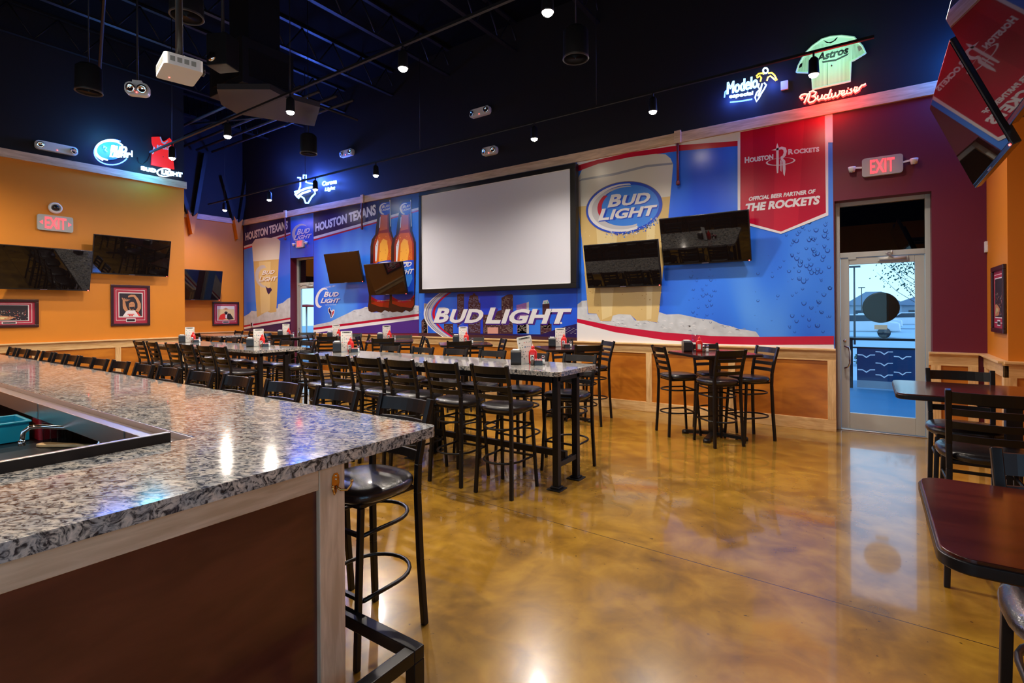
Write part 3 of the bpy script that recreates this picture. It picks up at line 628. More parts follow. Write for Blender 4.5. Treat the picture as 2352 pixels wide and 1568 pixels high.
gl = [(68, 560), (70, 470), (100, 405), (200, 368), (400, 326), (560, 306), (620, 310), (650, 335), (665, 372), (655, 500), (630, 760), (600, 1060), (578, 1288), (567, 1354), (500, 1340), (440, 1342), (400, 1304), (330, 1300), (290, 1310), (280, 1344), (215, 1344), (190, 1298), (138, 1296), (125, 1150), (100, 850)]
A.poly(o(gl), 'beer', 7)
A.poly(o([(180, 640), (330, 620), (285, 1310), (225, 1335)]), 'beer2', 8); A.poly(o([(500, 600), (560, 595), (530, 1330), (500, 1335)]), 'beer2', 8)
A.poly(o([(68, 560), (70, 470), (100, 405), (200, 368), (400, 326), (560, 306), (620, 310), (650, 335), (665, 372), (655, 500), (647, 570), (400, 600), (76, 634)]), 'foam', 9)
A.poly(o([(72, 480), (100, 460), (300, 425), (500, 375), (662, 360), (662, 372), (500, 390), (300, 440), (100, 472)]), 'iceline', 10)
for i in range(90): a, b = rnd.uniform(110, 600), rnd.uniform(780, 1290); A.ellipse(1300+a/2.703, 240+b/2.703, rnd.uniform(.5, 1.5), rnd.uniform(.5, 1.5), 0, rnd.choice(['beerd', 'beer2']), 9, 8)
ex, ey = o([(362, 640)])[0]
A.ellipse(ex, ey, 89, 60, -.16, 'silverd', 10, 56); A.ellipse(ex, ey, 88, 58.5, -.16, 'logoblue', 11, 56); A.ellipse(ex+14, ey-2, 66, 50, -.16, 'logolb', 12, 48)
for f, g, c, kk in ((.90, 9, 'pwhite', 13), (.80, 15, 'silver', 14)):
    A.ellipse(ex, ey, 84*f+8, 54*f+6, -.16, c, kk, 44, inner=(.90, (g*.45, -2)), a0=75, a1=285)
A.ellipse(ex+6, ey-4, 68, 45, -.16, 'pred', 15, 30, inner=(.93, (5, 0)), a0=150, a1=225)
A.shadowtext('BUD', *o([(258, 640), (512, 612), (283, 560)]), 'pwhite', 'logoblue', 16, .04, 1.2, d=(1.5, 2)); A.shadowtext('LIGHT', *o([(200, 722), (545, 688), (225, 648)]), 'pwhite', 'logoblue', 18, .04, 1.2, d=(1.5, 2))
for i in range(150):   # fizz along the lower rim of the logo
    t = radians(rnd.uniform(35, 125)); f = rnd.gauss(1.0, .06); a, b = 89*f*cos(t), 60*f*sin(t); x = ex+a*cos(-.16)-b*sin(-.16); y = ey+a*sin(-.16)+b*cos(-.16); r = rnd.uniform(.6, 2.4)
    A.poly([(x, y-r), (x+r, y), (x, y+r*.7), (x-r, y)], rnd.choice(['logoblue', 'pwhite', 'logolb', 'silver']), 20)
A.poly(o([(70, 1328), (300, 1375), (600, 1413), (900, 1436), (1200, 1442), (1663, 1436), (1663, 1490), (1200, 1492), (900, 1484), (600, 1460), (300, 1412), (70, 1352)]), 'pred', 21)
A.poly(o([(70, 1352), (300, 1412), (600, 1460), (900, 1484), (1200, 1492), (1663, 1488), (1665, 1517), (70, 1470)]), 'pwhite', 21)
# banner
A.poly(o([(1066, 172), (1608, 66), (1655, 56), (1657, 236), (1628, 236), (1629, 688), (1335, 803), (1066, 733)]), 'pwhite', 22)
A.poly(o([(1083, 172), (1607, 68), (1614, 672), (1335, 789), (1083, 722)]), 'pcrim', 23)
A.poly(o([(1090, 172), (1160, 158), (1170, 742), (1090, 722)]), 'pred', 24); A.poly(o([(1300, 130), (1480, 96), (1440, 745), (1335, 787), (1290, 775)]), 'pred', 24)
A.text('HOUSTON', *o([(1110, 365), (1288, 340), (1110, 328)]), 'pwhite', 26, .05, 1.25); A.text('ROCKETS', *o([(1380, 312), (1573, 293), (1380, 278)]), 'pwhite', 26, .05, 1.2)
A.poly(o([(1306, 262), (1312, 240), (1320, 262), (1322, 375), (1318, 425), (1310, 428), (1306, 378)]), 'pwhite', 26)
A.poly(o([(1275, 285), (1306, 274), (1340, 262), (1365, 268), (1372, 290), (1365, 318), (1348, 334), (1362, 350), (1364, 400), (1358, 445), (1350, 432), (1346, 400), (1344, 355), (1333, 342), (1333, 325), (1345, 318), (1352, 300), (1350, 284), (1340, 278), (1322, 282), (1306, 286)]), 'pwhite', 26)
A.poly(o([(1330, 345), (1340, 352), (1338, 418), (1332, 410)]), 'pwhite', 26)
A.ellipse(*o([(1333, 355)])[0], 34, 8.5, -.10, 'pwhite', 27, 40, inner=(.88, (0, -.6)))
A.text('OFFICIAL BEER PARTNER OF', *o([(1133, 600), (1545, 552), (1138, 574)]), 'pwhite', 26, .045, 1.0); A.text('THE ROCKETS', *o([(1108, 668), (1570, 620), (1118, 616)]), 'pwhite', 26, .05, 1.0)
tag(A.build('wall_mural'), 'largest wall graphic, giant beer glass at left and red pointed team banner at right', 'wall graphic')

# ================================================================ PROJECTION SCREEN
ys = YB-.14
a0, zt = aty(963, 442, ys); a1, zb = aty(1325, 661, ys); zb = aty(1325, 661, ys)[1]; zt = aty(1325, 374, ys)[1]
t = thing('projection_screen', 'large blank projection screen in a black frame on the back wall', 'projection screen', ((a0+a1)/2, ys, zb))
hw = (a1-a0)/2; hh = zt-zb; bw = .085
w = MB(); w.box((-hw, -.03, 0), (hw, .09, bw), 'black'); w.box((-hw, -.03, hh-bw), (hw, .09, hh), 'black'); w.box((-hw, -.03, bw), (-hw+bw, .09, hh-bw), 'black'); w.box((hw-bw*1.3, -.03, bw), (hw, .09, hh-bw), 'black')
w.build('screen_frame', t, .006)
boxobj('screen_surface', (-hw+bw, -.01, bw), (hw-bw*1.3, .005, hh-bw), 'screen', t)
w = MB(); w.box((-hw+bw-.0, -.02, bw), (-hw+bw+.012, -.012, hh-bw), 'white'); w.box((hw-bw*1.3-.012, -.02, bw), (hw-bw*1.3, -.012, hh-bw), 'white'); w.box((-hw+bw, -.02, bw), (hw-bw*1.3, -.012, bw+.012), 'white'); w.box((-hw+bw, -.02, hh-bw-.012), (hw-bw*1.3, -.012, hh-bw), 'white')
w.build('screen_edging', t)

# ================================================================ TELEVISIONS
def television(loc, yaw, tilt, wd, label, asp=.575, wall=.3, group=None):
    t = thing('television', label, 'television', loc, 0, group); t.rotation_euler = (tilt, 0, yaw)
    t.rotation_mode = 'XYZ'
    h = wd*asp/2; x = wd/2
    w = MB(); w.box((-x, 0, -h), (x, .045, h), 'bezel'); w.box((-x*.75, .045, -h*.85), (x*.75, .085, h*.6), 'black'); w.build('casing', t, .006)
    boxobj('screen', (-x+.014, -.0035, -h+.028), (x-.014, .004, h-.014), 'tv', t)
    w = MB(); w.box((-.05, -.006, -h+.005), (.05, -.001, -h+.014), 'silverd'); w.build('maker_badge', t)
    boxobj('standby_light', (x-.035, -.006, -h+.006), (x-.022, -.001, -h+.016), 'led_red', t)
    w = MB(); c, s = cos(tilt), sin(tilt)
    # wall bracket drawn in the tilted frame: arm runs level to the wall
    def lv(y, z): return (y*c+z*s, -y*s+z*c)
    ya, za = .085, 0.0
    yw, zw = lv(wall, 0)
    w.bar((-.03, .08, 0), (-.03, yw+.0, zw), .04, .07, 'black'); w.bar((.03, .08, 0), (.03, yw, zw), .04, .07, 'black')
    w.box((-.22, .078, -.2), (.22, .1, .2), 'black')
    w.build('wall_bracket', t)
    return t
tvg = None
television((-10.388, 7.9, 2.723), 0, .233, 1.277, 'television left of the bottle pair on the far blue graphic, higher of the two', wall=.32)
television((-8.926, 7.9, 2.395), 0, .216, 1.255, 'television overlapping the lower half of the printed amber bottles', wall=.30)
television((-3.36, 8.0, 2.403), 0, .223, 1.288, 'television over the printed giant beer glass right of the projection screen', wall=.22)
television((-2.047, 8.0, 2.713), 0, .284, 1.285, 'television touching the lower corner of the red banner, higher right of its pair', wall=.22)
television((-12.3, 4.267, 2.811), pi/2, .21, 1.334, 'television on the orange wall directly above the framed basketball player', wall=.28)
television((-12.3, 2.90, 2.475), pi/2, .25, 1.36, 'television at the left picture edge on the orange wall, below the exit sign', wall=.28)
television((-15.2, 6.69, 2.43), pi/2, .2, 1.46, 'television on the recessed orange wall beside the far corner', wall=.36)
television((.532, 4.68, 2.92), -pi/2, .378, 1.28, 'hanging television at upper right, lower one, mirroring the red banner tip', wall=1.36)
television((.507, 3.319, 3.011), -pi/2, .378, 1.28, 'hanging television at upper right cut by the picture edge, nearer one', wall=1.38)

# ================================================================ FRAMED PHOTOS
def framed(label, plane, X, sgn, x0, x1, yt, yb, draw=None):
    xm = (x0+x1)/2
    a0_ = atx(x0, (yt+yb)/2, X)[0]; a1_ = atx(x1, (yt+yb)/2, X)[0]; z1_ = atx(xm, yt, X)[1]; z0_ = atx(xm, yb, X)[1]
    lo, hi = min(a0_, a1_), max(a0_, a1_)
    t = thing('picture_frame', label, 'framed photo', (X, (lo+hi)/2, z0_)); wd, hh = hi-lo, z1_-z0_
    t.rotation_euler = (0, 0, pi/2 if sgn > 0 else -pi/2)   # local: x along the wall, -y into the room
    f = .05; w = MB()
    w.box((-wd/2, -.03, 0), (wd/2, -.001, f), 'frame'); w.box((-wd/2, -.03, hh-f), (wd/2, -.001, hh), 'frame'); w.box((-wd/2, -.03, f), (-wd/2+f, -.001, hh-f), 'frame'); w.box((wd/2-f, -.03, f), (wd/2, -.001, hh-f), 'frame')
    w.build('frame', t, .006)
    g = MB(); W2, H2 = wd-2*f, hh-2*f
    def rect(u0, v0, u1, v1, m, k): g.add([(-W2/2+u*W2, -.008-.0008*k, f+v*H2) for u, v in ((u0, v0), (u1, v0), (u1, v1), (u0, v1))], [(0, 1, 2, 3)], m)
    def shp(P, m, k):
        V = [(-W2/2+u*W2, -.008-.0008*k, f+v*H2) for u, v in P]
        g.add(V, [tuple(q) for q in tessellate_polygon([[Vector((a, b, 0)) for a, b in P]])], m)
    draw(rect, shp); g.build('photo_and_mat', t, recalc=False)
    return t
def mat_lines(rect, b=.12, bt=.16, plate=True):
    rect(0, 0, 1, 1, 'matred', 0); rect(b*.5, bt*.5, 1-b*.5, 1-b*.5, 'matwhite', 1); rect(b*.58, bt*.58, 1-b*.58, 1-b*.58, 'matred', 2)
    rect(b, bt, 1-b, 1-b, 'matwhite', 3)
    if plate: rect(.36, bt*.22, .64, bt*.82, 'matwhite', 5); rect(.38, bt*.34, .62, bt*.70, 'photodark', 6)
def d_player(rect, shp):
    mat_lines(rect, .14, .17); rect(.165, .195, .835, .835, 'photodark', 4)
    sk = 'skin'
    shp([(.26, .20), (.38, .36), (.52, .38), (.66, .36), (.78, .20)], 'matwhite', 6); shp([(.62, .36), (.70, .33), (.80, .20), (.74, .20)], 'inkred', 7)
    shp([(.46, .36), (.58, .36), (.57, .46), (.47, .46)], sk, 6); shp([(.44, .44), (.47, .40), (.53, .385), (.59, .41), (.62, .46), (.62, .54), (.58, .60), (.50, .61), (.45, .57)], sk, 8)
    shp([(.45, .46), (.48, .40), (.53, .38), (.59, .41), (.61, .47), (.57, .46), (.50, .455)], 'photodark', 9); shp([(.455, .56), (.50, .60), (.58, .60), (.615, .55), (.60, .63), (.52, .645), (.46, .61)], 'photodark', 9)
    for u in (.495, .565): shp([(u-.012, .525), (u+.012, .525), (u+.012, .535), (u-.012, .535)], 'photodark', 10)
    shp([(.62, .34), (.72, .30), (.80, .42), (.80, .55), (.72, .70), (.62, .80), (.50, .80), (.42, .76), (.42, .72), (.50, .74), (.58, .745), (.64, .68), (.70, .55), (.70, .44)], sk, 7)
    shp([(.34, .33), (.42, .36), (.36, .48), (.34, .58), (.30, .66), (.26, .64), (.26, .50), (.27, .42)], sk, 7)
    for i, a in enumerate((.24, .30, .36, .42, .47)): shp([(.27+.02*i, .62), (.30+.02*i, .61), (a+.02, .71-.012*i), (a-.01, .71-.012*i)], sk, 8)
    rect(.40, .24, .60, .265, 'inkred', 8); rect(.44, .20, .49, .235, 'inkred', 8); rect(.51, .20, .56, .235, 'inkred', 8)
def d_court(rect, shp):
    mat_lines(rect, .12, .17); rect(.14, .19, .86, .86, 'photodark', 4)
    r = random.Random(2)
    shp([(.14, .20), (.50, .22), (.62, .34), (.30, .42), (.14, .40)], 'skin', 5); shp([(.20, .24), (.42, .26), (.48, .33), (.24, .36)], 'beer2', 6)
    for _ in range(90): u, v = r.uniform(.14, .84), r.uniform(.21, .62); rect(u, v, u+.014, v+.02, r.choice(['inkred', 'skin', 'brickp', 'matwhite', 'photodark']), 7)
def d_action(rect, shp):
    mat_lines(rect, .12, .17); rect(.14, .19, .86, .86, 'beer2', 4); rect(.14, .72, .86, .86, 'foam', 5)
    shp([(.18, .22), (.26, .44), (.40, .52), (.50, .48), (.52, .26), (.36, .20)], 'inkred', 6); shp([(.52, .28), (.58, .52), (.70, .50), (.84, .24), (.62, .20)], 'photodark', 6)
    shp([(.45, .46), (.55, .46), (.58, .58), (.50, .62), (.43, .58)], 'photodark', 7); shp([(.47, .28), (.55, .28), (.55, .55), (.48, .50)], 'matwhite', 7)
    shp([(.38, .72), (.50, .80), (.62, .72), (.50, .70)], 'skin', 6)
framed('framed basketball player with raised arms hanging on the orange wall', 'x', XL, 1, 253.5, 344, 654.5, 748, d_player)
framed('framed arena photograph with red mat at left edge on the orange wall', 'x', XL, 1, -52, 88.5, 687, 752.5, d_court)
framed('small framed game photograph on the recessed orange wall by the corner', 'x', XRC, 1, 487, 548.5, 693, 747.5, d_action)
framed('narrow framed photograph seen edge-on on the orange return at right', 'x', XR0, -1, 2283.5, 2312.5, 610, 764, d_court)

# ================================================================ CHAIRS
def cushion(mb, wd, dp, z0, z1, m, back_flat=.9):
    rings = []
    def outline(sc, z, dome=0):
        P = []
        for k in range(28):
            t = 2*pi*k/28; e = .62
            x = math.copysign(abs(cos(t))**e, cos(t))*wd/2*sc; y = math.copysign(abs(sin(t))**e, sin(t))*dp/2*sc
            if y < 0: x *= 1-.16*(abs(y)/(dp/2))**2
            P.append((x, y, z))
        return P
    h = z1-z0
    for sc, z in ((.90, z0), (.98, z0+h*.18), (1.0, z0+h*.42), (.985, z0+h*.66), (.93, z0+h*.84), (.80, z0+h*.95), (.5, z1), (.2, z1+.004)): rings.append(outline(sc, z))
    mb.loft(rings, m)
def slat(mb, y, z, hgt, wd, m, bow=.030, th=.014, tilt=0.0):
    n = 8; V = []; Fc = []
    for i in range(n+1):
        u = -1+2*i/n; x = u*wd/2; yy = y-bow*(1-u*u)
        for dy, dz in ((-th/2, -hgt/2), (th/2, -hgt/2), (th/2, hgt/2), (-th/2, hgt/2)): V.append((x, yy+dy-dz*tilt, z+dz))
    for i in range(n):
        for k in range(4): Fc.append((i*4+k, i*4+(k+1) % 4, (i+1)*4+(k+1) % 4, (i+1)*4+k))
    Fc += [(0, 1, 2, 3), (n*4+3, n*4+2, n*4+1, n*4)]
    mb.add(V, Fc, m, False)
def back_y(z):   # the back posts curve away above the seat
    pts = [(0, -.225), (.35, -.205), (.70, -.195), (.85, -.200), (1.0, -.232), (1.18, -.285)]
    for (a, b), (c, d) in zip(pts, pts[1:]):
        if z <= c: return b+(d-b)*(z-a)/(c-a)
    return pts[-1][1]
def make_chair():
    t = thing('bar_stool', 'x', 'bar stool')
    w = MB(); cushion(w, .455, .45, .745, .812, 'vinyl'); w.build('seat', t)
    w = MB(); w.box((-.175, -.175, .722), (.175, .175, .748), 'black'); w.build('seat_frame', t, .006)
    for sx_ in (-1, 1):
        w = MB(); w.bar((sx_*.195, .215, 0), (sx_*.170, .165, .73), .028, .028, 'black'); w.build('leg', t, .005)
        w = MB(); zs = [0, .35, .70, .85, 1.0, 1.18]; xs_ = [.195, .185, .178, .180, .184, .190]
        for (za, xa), (zb_, xb) in zip(zip(zs, xs_), zip(zs[1:], xs_[1:])):
            w.bar((sx_*xa, back_y(za), za), (sx_*xb, back_y(zb_), zb_+.001), .030, .032, 'black')
        w.build('leg', t, .004)
    for z, h_ in ((1.133, .068), (1.045, .042), (.966, .042), (.889, .042)):
        w = MB(); slat(w, back_y(z), z, h_, .37, 'black', tilt=.28); w.build('slat', t)
    for z, f_ in ((.60, .178), (.30, .188)):
        w = MB(); P = [(-f_, .17, z), (-f_, .05, z)]
        for k in range(13):
            a = pi+pi*k/12; P.append((f_*cos(a), -.04+f_*1.05*sin(a), z))
        P += [(f_, .05, z), (f_, .17, z)]
        w.tube(P, .0105, 'black', 8); w.bar((-f_, .17, z), (f_, .17, z), .018, .018, 'black'); w.build('footrest_ring', t)
    return t
chair0 = make_chair(); chair_used = [False]
NUM = ['first', 'second', 'third', 'fourth', 'fifth', 'sixth', 'seventh', 'eighth', 'ninth', 'tenth', 'eleventh', 'twelfth', 'thirteenth', 'fourteenth', 'fifteenth', 'sixteenth', 'seventeenth']
rj = random.Random(11)
def chair(x, y, rz, label, group, jit=.02):
    rz += rj.uniform(-jit, jit)
    if not chair_used[0]:
        chair_used[0] = True; chair0.location = (x, y, 0); chair0.rotation_euler = (0, 0, rz); tag(chair0, label, None, group); return chair0
    return dup(chair0, (x, y, 0), rz, label, group)
# local +y is the way the sitter faces; legs' rear at y=-.225
def ch_at_rear(xr, yr, rz, label, group, jit=.0):
    """place by the middle of the two back feet"""
    chair(xr+(-sin(rz))*.225, yr+cos(rz)*.225, rz, label, group, jit)
G = 'black ladderback stools along the bar'
for i, xr in enumerate([-1.95, -2.55, -3.13, -3.75, -4.32, -4.91, -5.44, -6.01, -6.56, -6.96, -7.43, -7.89, -8.38, -8.96, -9.45, -10.0]):
    lab = 'black ladderback stool tucked under the granite bar, nearest the camera at its corner' if i == 0 else 'black ladderback stool tucked under the granite bar, %s from the bar corner' % NUM[i]
    ch_at_rear(xr-.195, 1.985, pi, lab, G, .03)
G = 'stools on the near side of the front granite table'
for i, x in enumerate([-2.785, -3.36, -3.92, -4.41, -4.90, -5.45]):
    ch_at_rear(x, 3.70, 0, 'black stool on near side of the front granite table, %s from its right end' % NUM[i], G, .03)
G = 'stools on the far side of the front granite table'
for i, x in enumerate([-2.62, -3.22, -3.82, -4.41, -5.0, -5.63]):
    ch_at_rear(x, 5.03, pi, 'black stool on far side of the front granite table, %s from its right end' % NUM[i], G, .03)
G = 'stools on the near side of the rear granite table'
for i, x in enumerate([-7.72, -8.17, -8.74, -9.26, -10.0, -10.53]):
    ch_at_rear(x, 3.78, 0, 'black stool on near side of the rear granite table, %s from its right end' % NUM[i], G, .03)
G = 'stools on the far side of the rear granite table'
for i, x in enumerate([-7.75, -8.35, -8.95, -9.6, -10.2, -10.8]):
    ch_at_rear(x, 5.12, pi, 'black stool on far side of the rear granite table, %s from its right end' % NUM[i], G, .03)

# ================================================================ TABLES
def granite_table(label, x0, x1, y0, y1):
    t = thing('long_bar_table', label, 'table', ((x0+x1)/2, (y0+y1)/2, 0)); L = (x1-x0)/2; D = (y1-y0)/2
    w = MB(); w.prism(rrect(-L, -D, L, D, .06), 1.055, 1.10, 'granite'); w.build('tabletop', t, .018, 3)
    w = MB(); w.box((-L+.1, -D+.09, .985), (L-.1, -D+.14, 1.05), 'black'); w.box((-L+.1, D-.33, .985), (L-.1, D-.28, 1.05), 'black'); w.box((-L+.06, -D+.1, 1.0), (-L+.12, D-.2, 1.05), 'black'); w.box((L-.12, -D+.1, 1.0), (L-.06, D-.2, 1.05), 'black')
    w.build('apron', t, .003)
    ya, yb = -D+.12, D-.32
    for xx in (L-.09, 0, -L+.09):
        for yy in (ya, yb):
            w = MB(); w.box((xx-.03, yy-.03, .012), (xx+.03, yy+.03, 1.05), 'black'); lg = w.build('leg', t, .004)
            w = MB(); w.prism([(xx-.07, yy-.075), (xx+.07, yy-.075), (xx+.07, yy+.075), (xx-.07, yy+.075)], 0, .012, 'black'); w.prism([(xx-.045, yy-.045), (xx+.045, yy-.045), (xx+.045, yy+.045), (xx-.045, yy+.045)], .012, .03, 'black'); w.build('foot_plate', lg, .004)
        w = MB(); w.box((xx-.022, ya, .20), (xx+.022, yb, .25), 'black'); w.build('cross_stretcher', t, .003)
    w = MB(); w.box((-L+.09, (ya+yb)/2-.025, .25), (L-.09, (ya+yb)/2+.025, .31), 'black'); w.build('long_stretcher', t, .003)
    return t
granite_table('long granite bar table in the foreground, its right end nearest the open floor', -6.22, -2.31, 4.06, 4.88)
granite_table('second long granite bar table, farther left toward the orange wall', -11.2, -7.42, 4.10, 4.95)
granite_table('granite bar table in the recess by the far corner, mostly hidden', -14.55, -12.95, 6.25, 7.0)
hi0 = []
def high_top(x, y, rz, label, half=.435, wdx=None, group=None):
    if hi0 and wdx is None: return dup(hi0[0], (x, y, 0), rz, label, group)
    t = thing('high_top_table', label, 'table', (x, y, 0), rz, group); a = wdx or half
    w = MB(); w.prism(rrect(-a, -half, a, half, .06), 1.062, 1.10, 'mahogany'); tp = w.build('tabletop', t, .010, 3)
    w = MB(); w.prism(rrect(-a-.006, -half-.006, a+.006, half+.006, .065), 1.066, 1.092, 'black'); w.build('table_edge', t, .008)
    w = MB(); w.box((-.04, -.04, .05), (.04, .04, 1.02), 'black'); w.box((-.2, -.2, 1.02), (.2, .2, 1.062), 'black'); w.build('column', t, .004)
    w = MB()
    for k in range(4):
        c, s = cos(pi/4+k*pi/2), sin(pi/4+k*pi/2); w.bar((0, 0, .05), (c*.36, s*.36, .03), .07, .04, 'black'); w.lathe([(.045, 0), (.045, .03), (.035, .045), (0, .045)], 'black', (c*.37, s*.37, 0), 10)
    w.build('pedestal_base', t)
    if wdx is None: hi0.append(t)
    return t
DX = [-1.69, -3.80, -5.84, -7.74, -9.35, -11.05]
TN = ['nearest the glass exit door', 'below the left edge of the giant beer glass', 'below the skyline graphic', 'below the printed bottles', 'below the left end of the bottle graphic', 'in front of the far glass door']
off = [((-.61, -.21), radians(-47)), ((.29, -.47), radians(47.5)), ((.55, .30), radians(138)), ((-.23, .56), radians(-138))]
side = ['left', 'near', 'right', 'far']
for i, x in enumerate(DX):
    yy = 7.06 if i == 0 else 6.98
    high_top(x, yy, pi/4, 'square dark high-top table ' + TN[i], group='high-top tables along the back wall')
    for j, ((ox, oy), rz) in enumerate(off):
        if i: ox += rj.uniform(-.02, .02); oy += rj.uniform(-.02, .02); rz += rj.uniform(-.06, .06)
        if i == 1 and j == 1: ox, oy = .50, -.34
        if i == 1 and j == 2: ox, oy = .36, .56
        if i == 1 and j == 3: ox, oy, rz = -.40, .60, radians(-128)
        if i and j == 3: oy -= .04
        ch_at_rear(x+ox, yy+oy, rz, 'black stool, %s side of the high-top %s' % (side[j], TN[i]), 'stools around the back-wall high-tops')
# recess stools
for i, (x, y, rz) in enumerate(((-14.2, 6.0, 0), (-13.45, 6.0, 0), (-14.1, 7.28, pi), (-13.4, 7.3, pi))):
    ch_at_rear(x, y, rz, 'black ladderback stool at the recess granite table, %s %s' % (('left', 'right')[i % 2], ('near side', 'far side')[i//2]), 'stools in the recess')
# right-hand tables
high_top(.60+.16, 4.62, 0, 'dark wood high-top table at right, the one nearer the exit door', .40, .62)
high_top(.56+.19, 1.84, 0, 'dark wood high-top table in the right foreground, cut by the picture edge', .335, .62)
ch_at_rear(.56, 5.19, pi, 'black ladderback stool behind the right table, against the pale wainscot', 'stools at the right tables')
ch_at_rear(1.22, 5.22, pi, 'black ladderback stool behind the right table, cut by the picture edge', 'stools at the right tables')
ch_at_rear(.56, 3.99, 0, 'black ladderback stool between the two right tables, its four slats facing the camera', 'stools at the right tables')
ch_at_rear(.535, 2.30, pi, 'black ladderback stool behind the right foreground table, its seat under it', 'stools at the right tables')

# ================================================================ BAR
ZB = 1.10; BX, BY = -1.725, 1.86; IX, IY = -2.475, 1.09; BXL, BYF = -12.3, -3.2
t = thing('granite_worktop', 'polished speckled granite L-shaped bar top in the left foreground', 'bar top', (BX, BY, 1.05))
w = MB()
P = [(BXL-BX, 0)]+[(BXL-BX, IY-BY), (IX-BX, IY-BY), (IX-BX, BYF-BY), (0, BYF-BY)]
r = .05; P += [(-r+r*cos(radians(a)), -r+r*sin(radians(a))) for a in range(0, 91, 15)]
w.prism(P, 0, .05, 'granite'); w.build('granite_slab', t, .020, 4)
BCX, BCY = -1.775, 1.352
t = thing('bar_counter', 'dark plywood bar front with pale timber corner post and rail under the granite', 'bar counter', (BCX, BCY, 0))
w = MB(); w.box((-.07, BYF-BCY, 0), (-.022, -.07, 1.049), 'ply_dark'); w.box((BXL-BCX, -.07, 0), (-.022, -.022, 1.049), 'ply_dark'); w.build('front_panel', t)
w = MB(); w.box((-.118, -.118, 0), (0, 0, 1.05), 'pale_v'); w.build('corner_post', t, .004)
w = MB(); w.box((-.021, BYF-BCY, .955), (-.004, -.119, 1.05), 'pale_h'); w.box((BXL-BCX, -.021, .955), (-.119, -.004, 1.05), 'pale_h'); w.build('top_rail', t, .003)
# coat hook on the post
hx, hy = BCX, atx(770, 1107, BCX)[0]; hz = atx(770, 1104, BCX)[1]
t = thing('coat_hook', 'brass double coat hook screwed to the bar corner post', 'coat hook', (hx, hy, hz))
w = MB(); w.prism([(-.012, -.028), (.012, -.028), (.018, -.01), (.016, .02), (.008, .032), (-.008, .032), (-.016, .02), (-.018, -.01)], 0, .004, 'brass', tf=lambda a, b, c: (c, a, b)); w.build('hook_plate', t)
for s_ in (-1, 1):
    w = MB(); w.tube([(.003, 0, -.02), (.02, s_*.012, -.036), (.035, s_*.03, -.038), (.045, s_*.042, -.02), (.046, s_*.045, -.004)], [.005, .005, .0045, .004, .004], 'brass', 8); w.lathe([(0, 0), (.006, .003), (.006, .009), (0, .012)], 'brass', (.046, s_*.045, -.008), 10); w.build('hook_prong', t)
for z in (.008, .022): w = MB(); w.lathe([(.0, 0), (.004, 0), (.004, .003), (0, .004)], 'chrome', (0, 0, 0), 8); k = w.build('screw', t); k.rotation_euler = (0, pi/2, 0); k.location = (.004, 0, z)
# foot rail
t = thing('foot_rail', 'black square-tube foot rail turning the corner at the base of the bar', 'foot rail', (-1.56, 1.53, 0))
w = MB(); s_ = .028
w.box((-10.6, -s_, .215), (s_, s_, .27), 'black'); w.box((-s_, -4.6, .2149), (s_, -s_, .2699), 'black'); w.build('rail', t, .005)
for x in (0, -2.6, -5.2, -7.8): w = MB(); w.box((x-s_, -s_, 0), (x+s_, s_, .215), 'black'); w.build('rail_post', t, .004)
for y in (-.3, -1.9, -3.5): w = MB(); w.box((-s_, y-s_, 0), (s_, y+s_, .2149), 'black'); w.build('rail_post', t, .004)
# stainless drink trough and raised rim
t = thing('drip_trough', 'stainless steel drink trough along the inner edge of the bar', 'drink rail', (IX, IY, 1.07))
w = MB(); XL_ = BXL-IX
w.box((XL_, -.010, -.02), (-.002, -.003, .029), 'stainless'); w.box((XL_, -.095, -.012), (-.002, -.010, .0), 'stainless'); w.box((XL_, -.100, -.085), (-.10, -.095, .012), 'stainless')
w.build('trough', t, .002)
for x in (-.50, -1.9, -3.4): w = MB(); w.box((x, -.103, -.085), (x+.010, -.1005, .013), 'chrome'); w.build('seam_strip', t)
t = thing('raised_rim', 'dark steel raised rim along the near inner edge of the granite bar', 'bar rim', (IX, IY, ZB))
w = MB(); w.box((-.022, -4.2, -.03), (.0, -.10, .042), 'stainless'); w.build('rim_strip', t, .002)
w = MB(); w.box((.0, -4.2, .0005), (.006, -.10, .040), 'black'); w.build('rim_face', t)
# under-bar work surface with its clutter
t = thing('work_counter', 'dark work surface below the bar opening', 'counter', (-3.2, 1.2, 0))
w = MB(); w.box((-8.4, -.75, .80), (.60, .07, .84), 'black'); w.box((-8.4, -.75, 0), (.60, -.70, .80), 'stainless'); w.box((-8.4, .0, 0), (.6, .05, .8), 'stainless'); w.build('counter_top', t, .003)
w = MB(); w.box((-8.4, -.77, .78), (.6, -.75, .86), 'stainless'); w.build('counter_edge', t)
def wz(x, y, z=.842): return (*atz(x, y, z), z)
p = wz(74, 1010); t = thing('bus_tub', 'bright teal plastic tub on the work surface', 'tub', (p[0]-.17, p[1]-.27, p[2]), pi/2)
w = MB()
for a, b, c, d in ((-.26, -.15, -.25, .15), (.25, -.15, .26, .15), (-.26, -.16, .26, -.15), (-.26, .15, .26, .16)): w.box((a, b, .0), (c, d, .12), 'teal')
w.box((-.26, -.16, 0), (.26, .16, .01), 'teal'); w.box((-.27, -.17, .115), (.27, -.15, .13), 'teal'); w.box((-.27, .15, .115), (.27, .17, .13), 'teal'); w.box((-.27, -.15, .115), (-.25, .15, .13), 'teal'); w.box((.25, -.15, .115), (.27, .15, .13), 'teal'); w.build('tub_body', t, .006)
w = MB(); w.box((-.24, -.14, .07), (.24, .14, .10), 'clear'); w.build('tub_contents', t)
p = wz(100, 1005); t = thing('storage_bin', 'dark red plastic bin behind the clear containers', 'bin', (p[0], p[1]+.02, p[2]), 0)
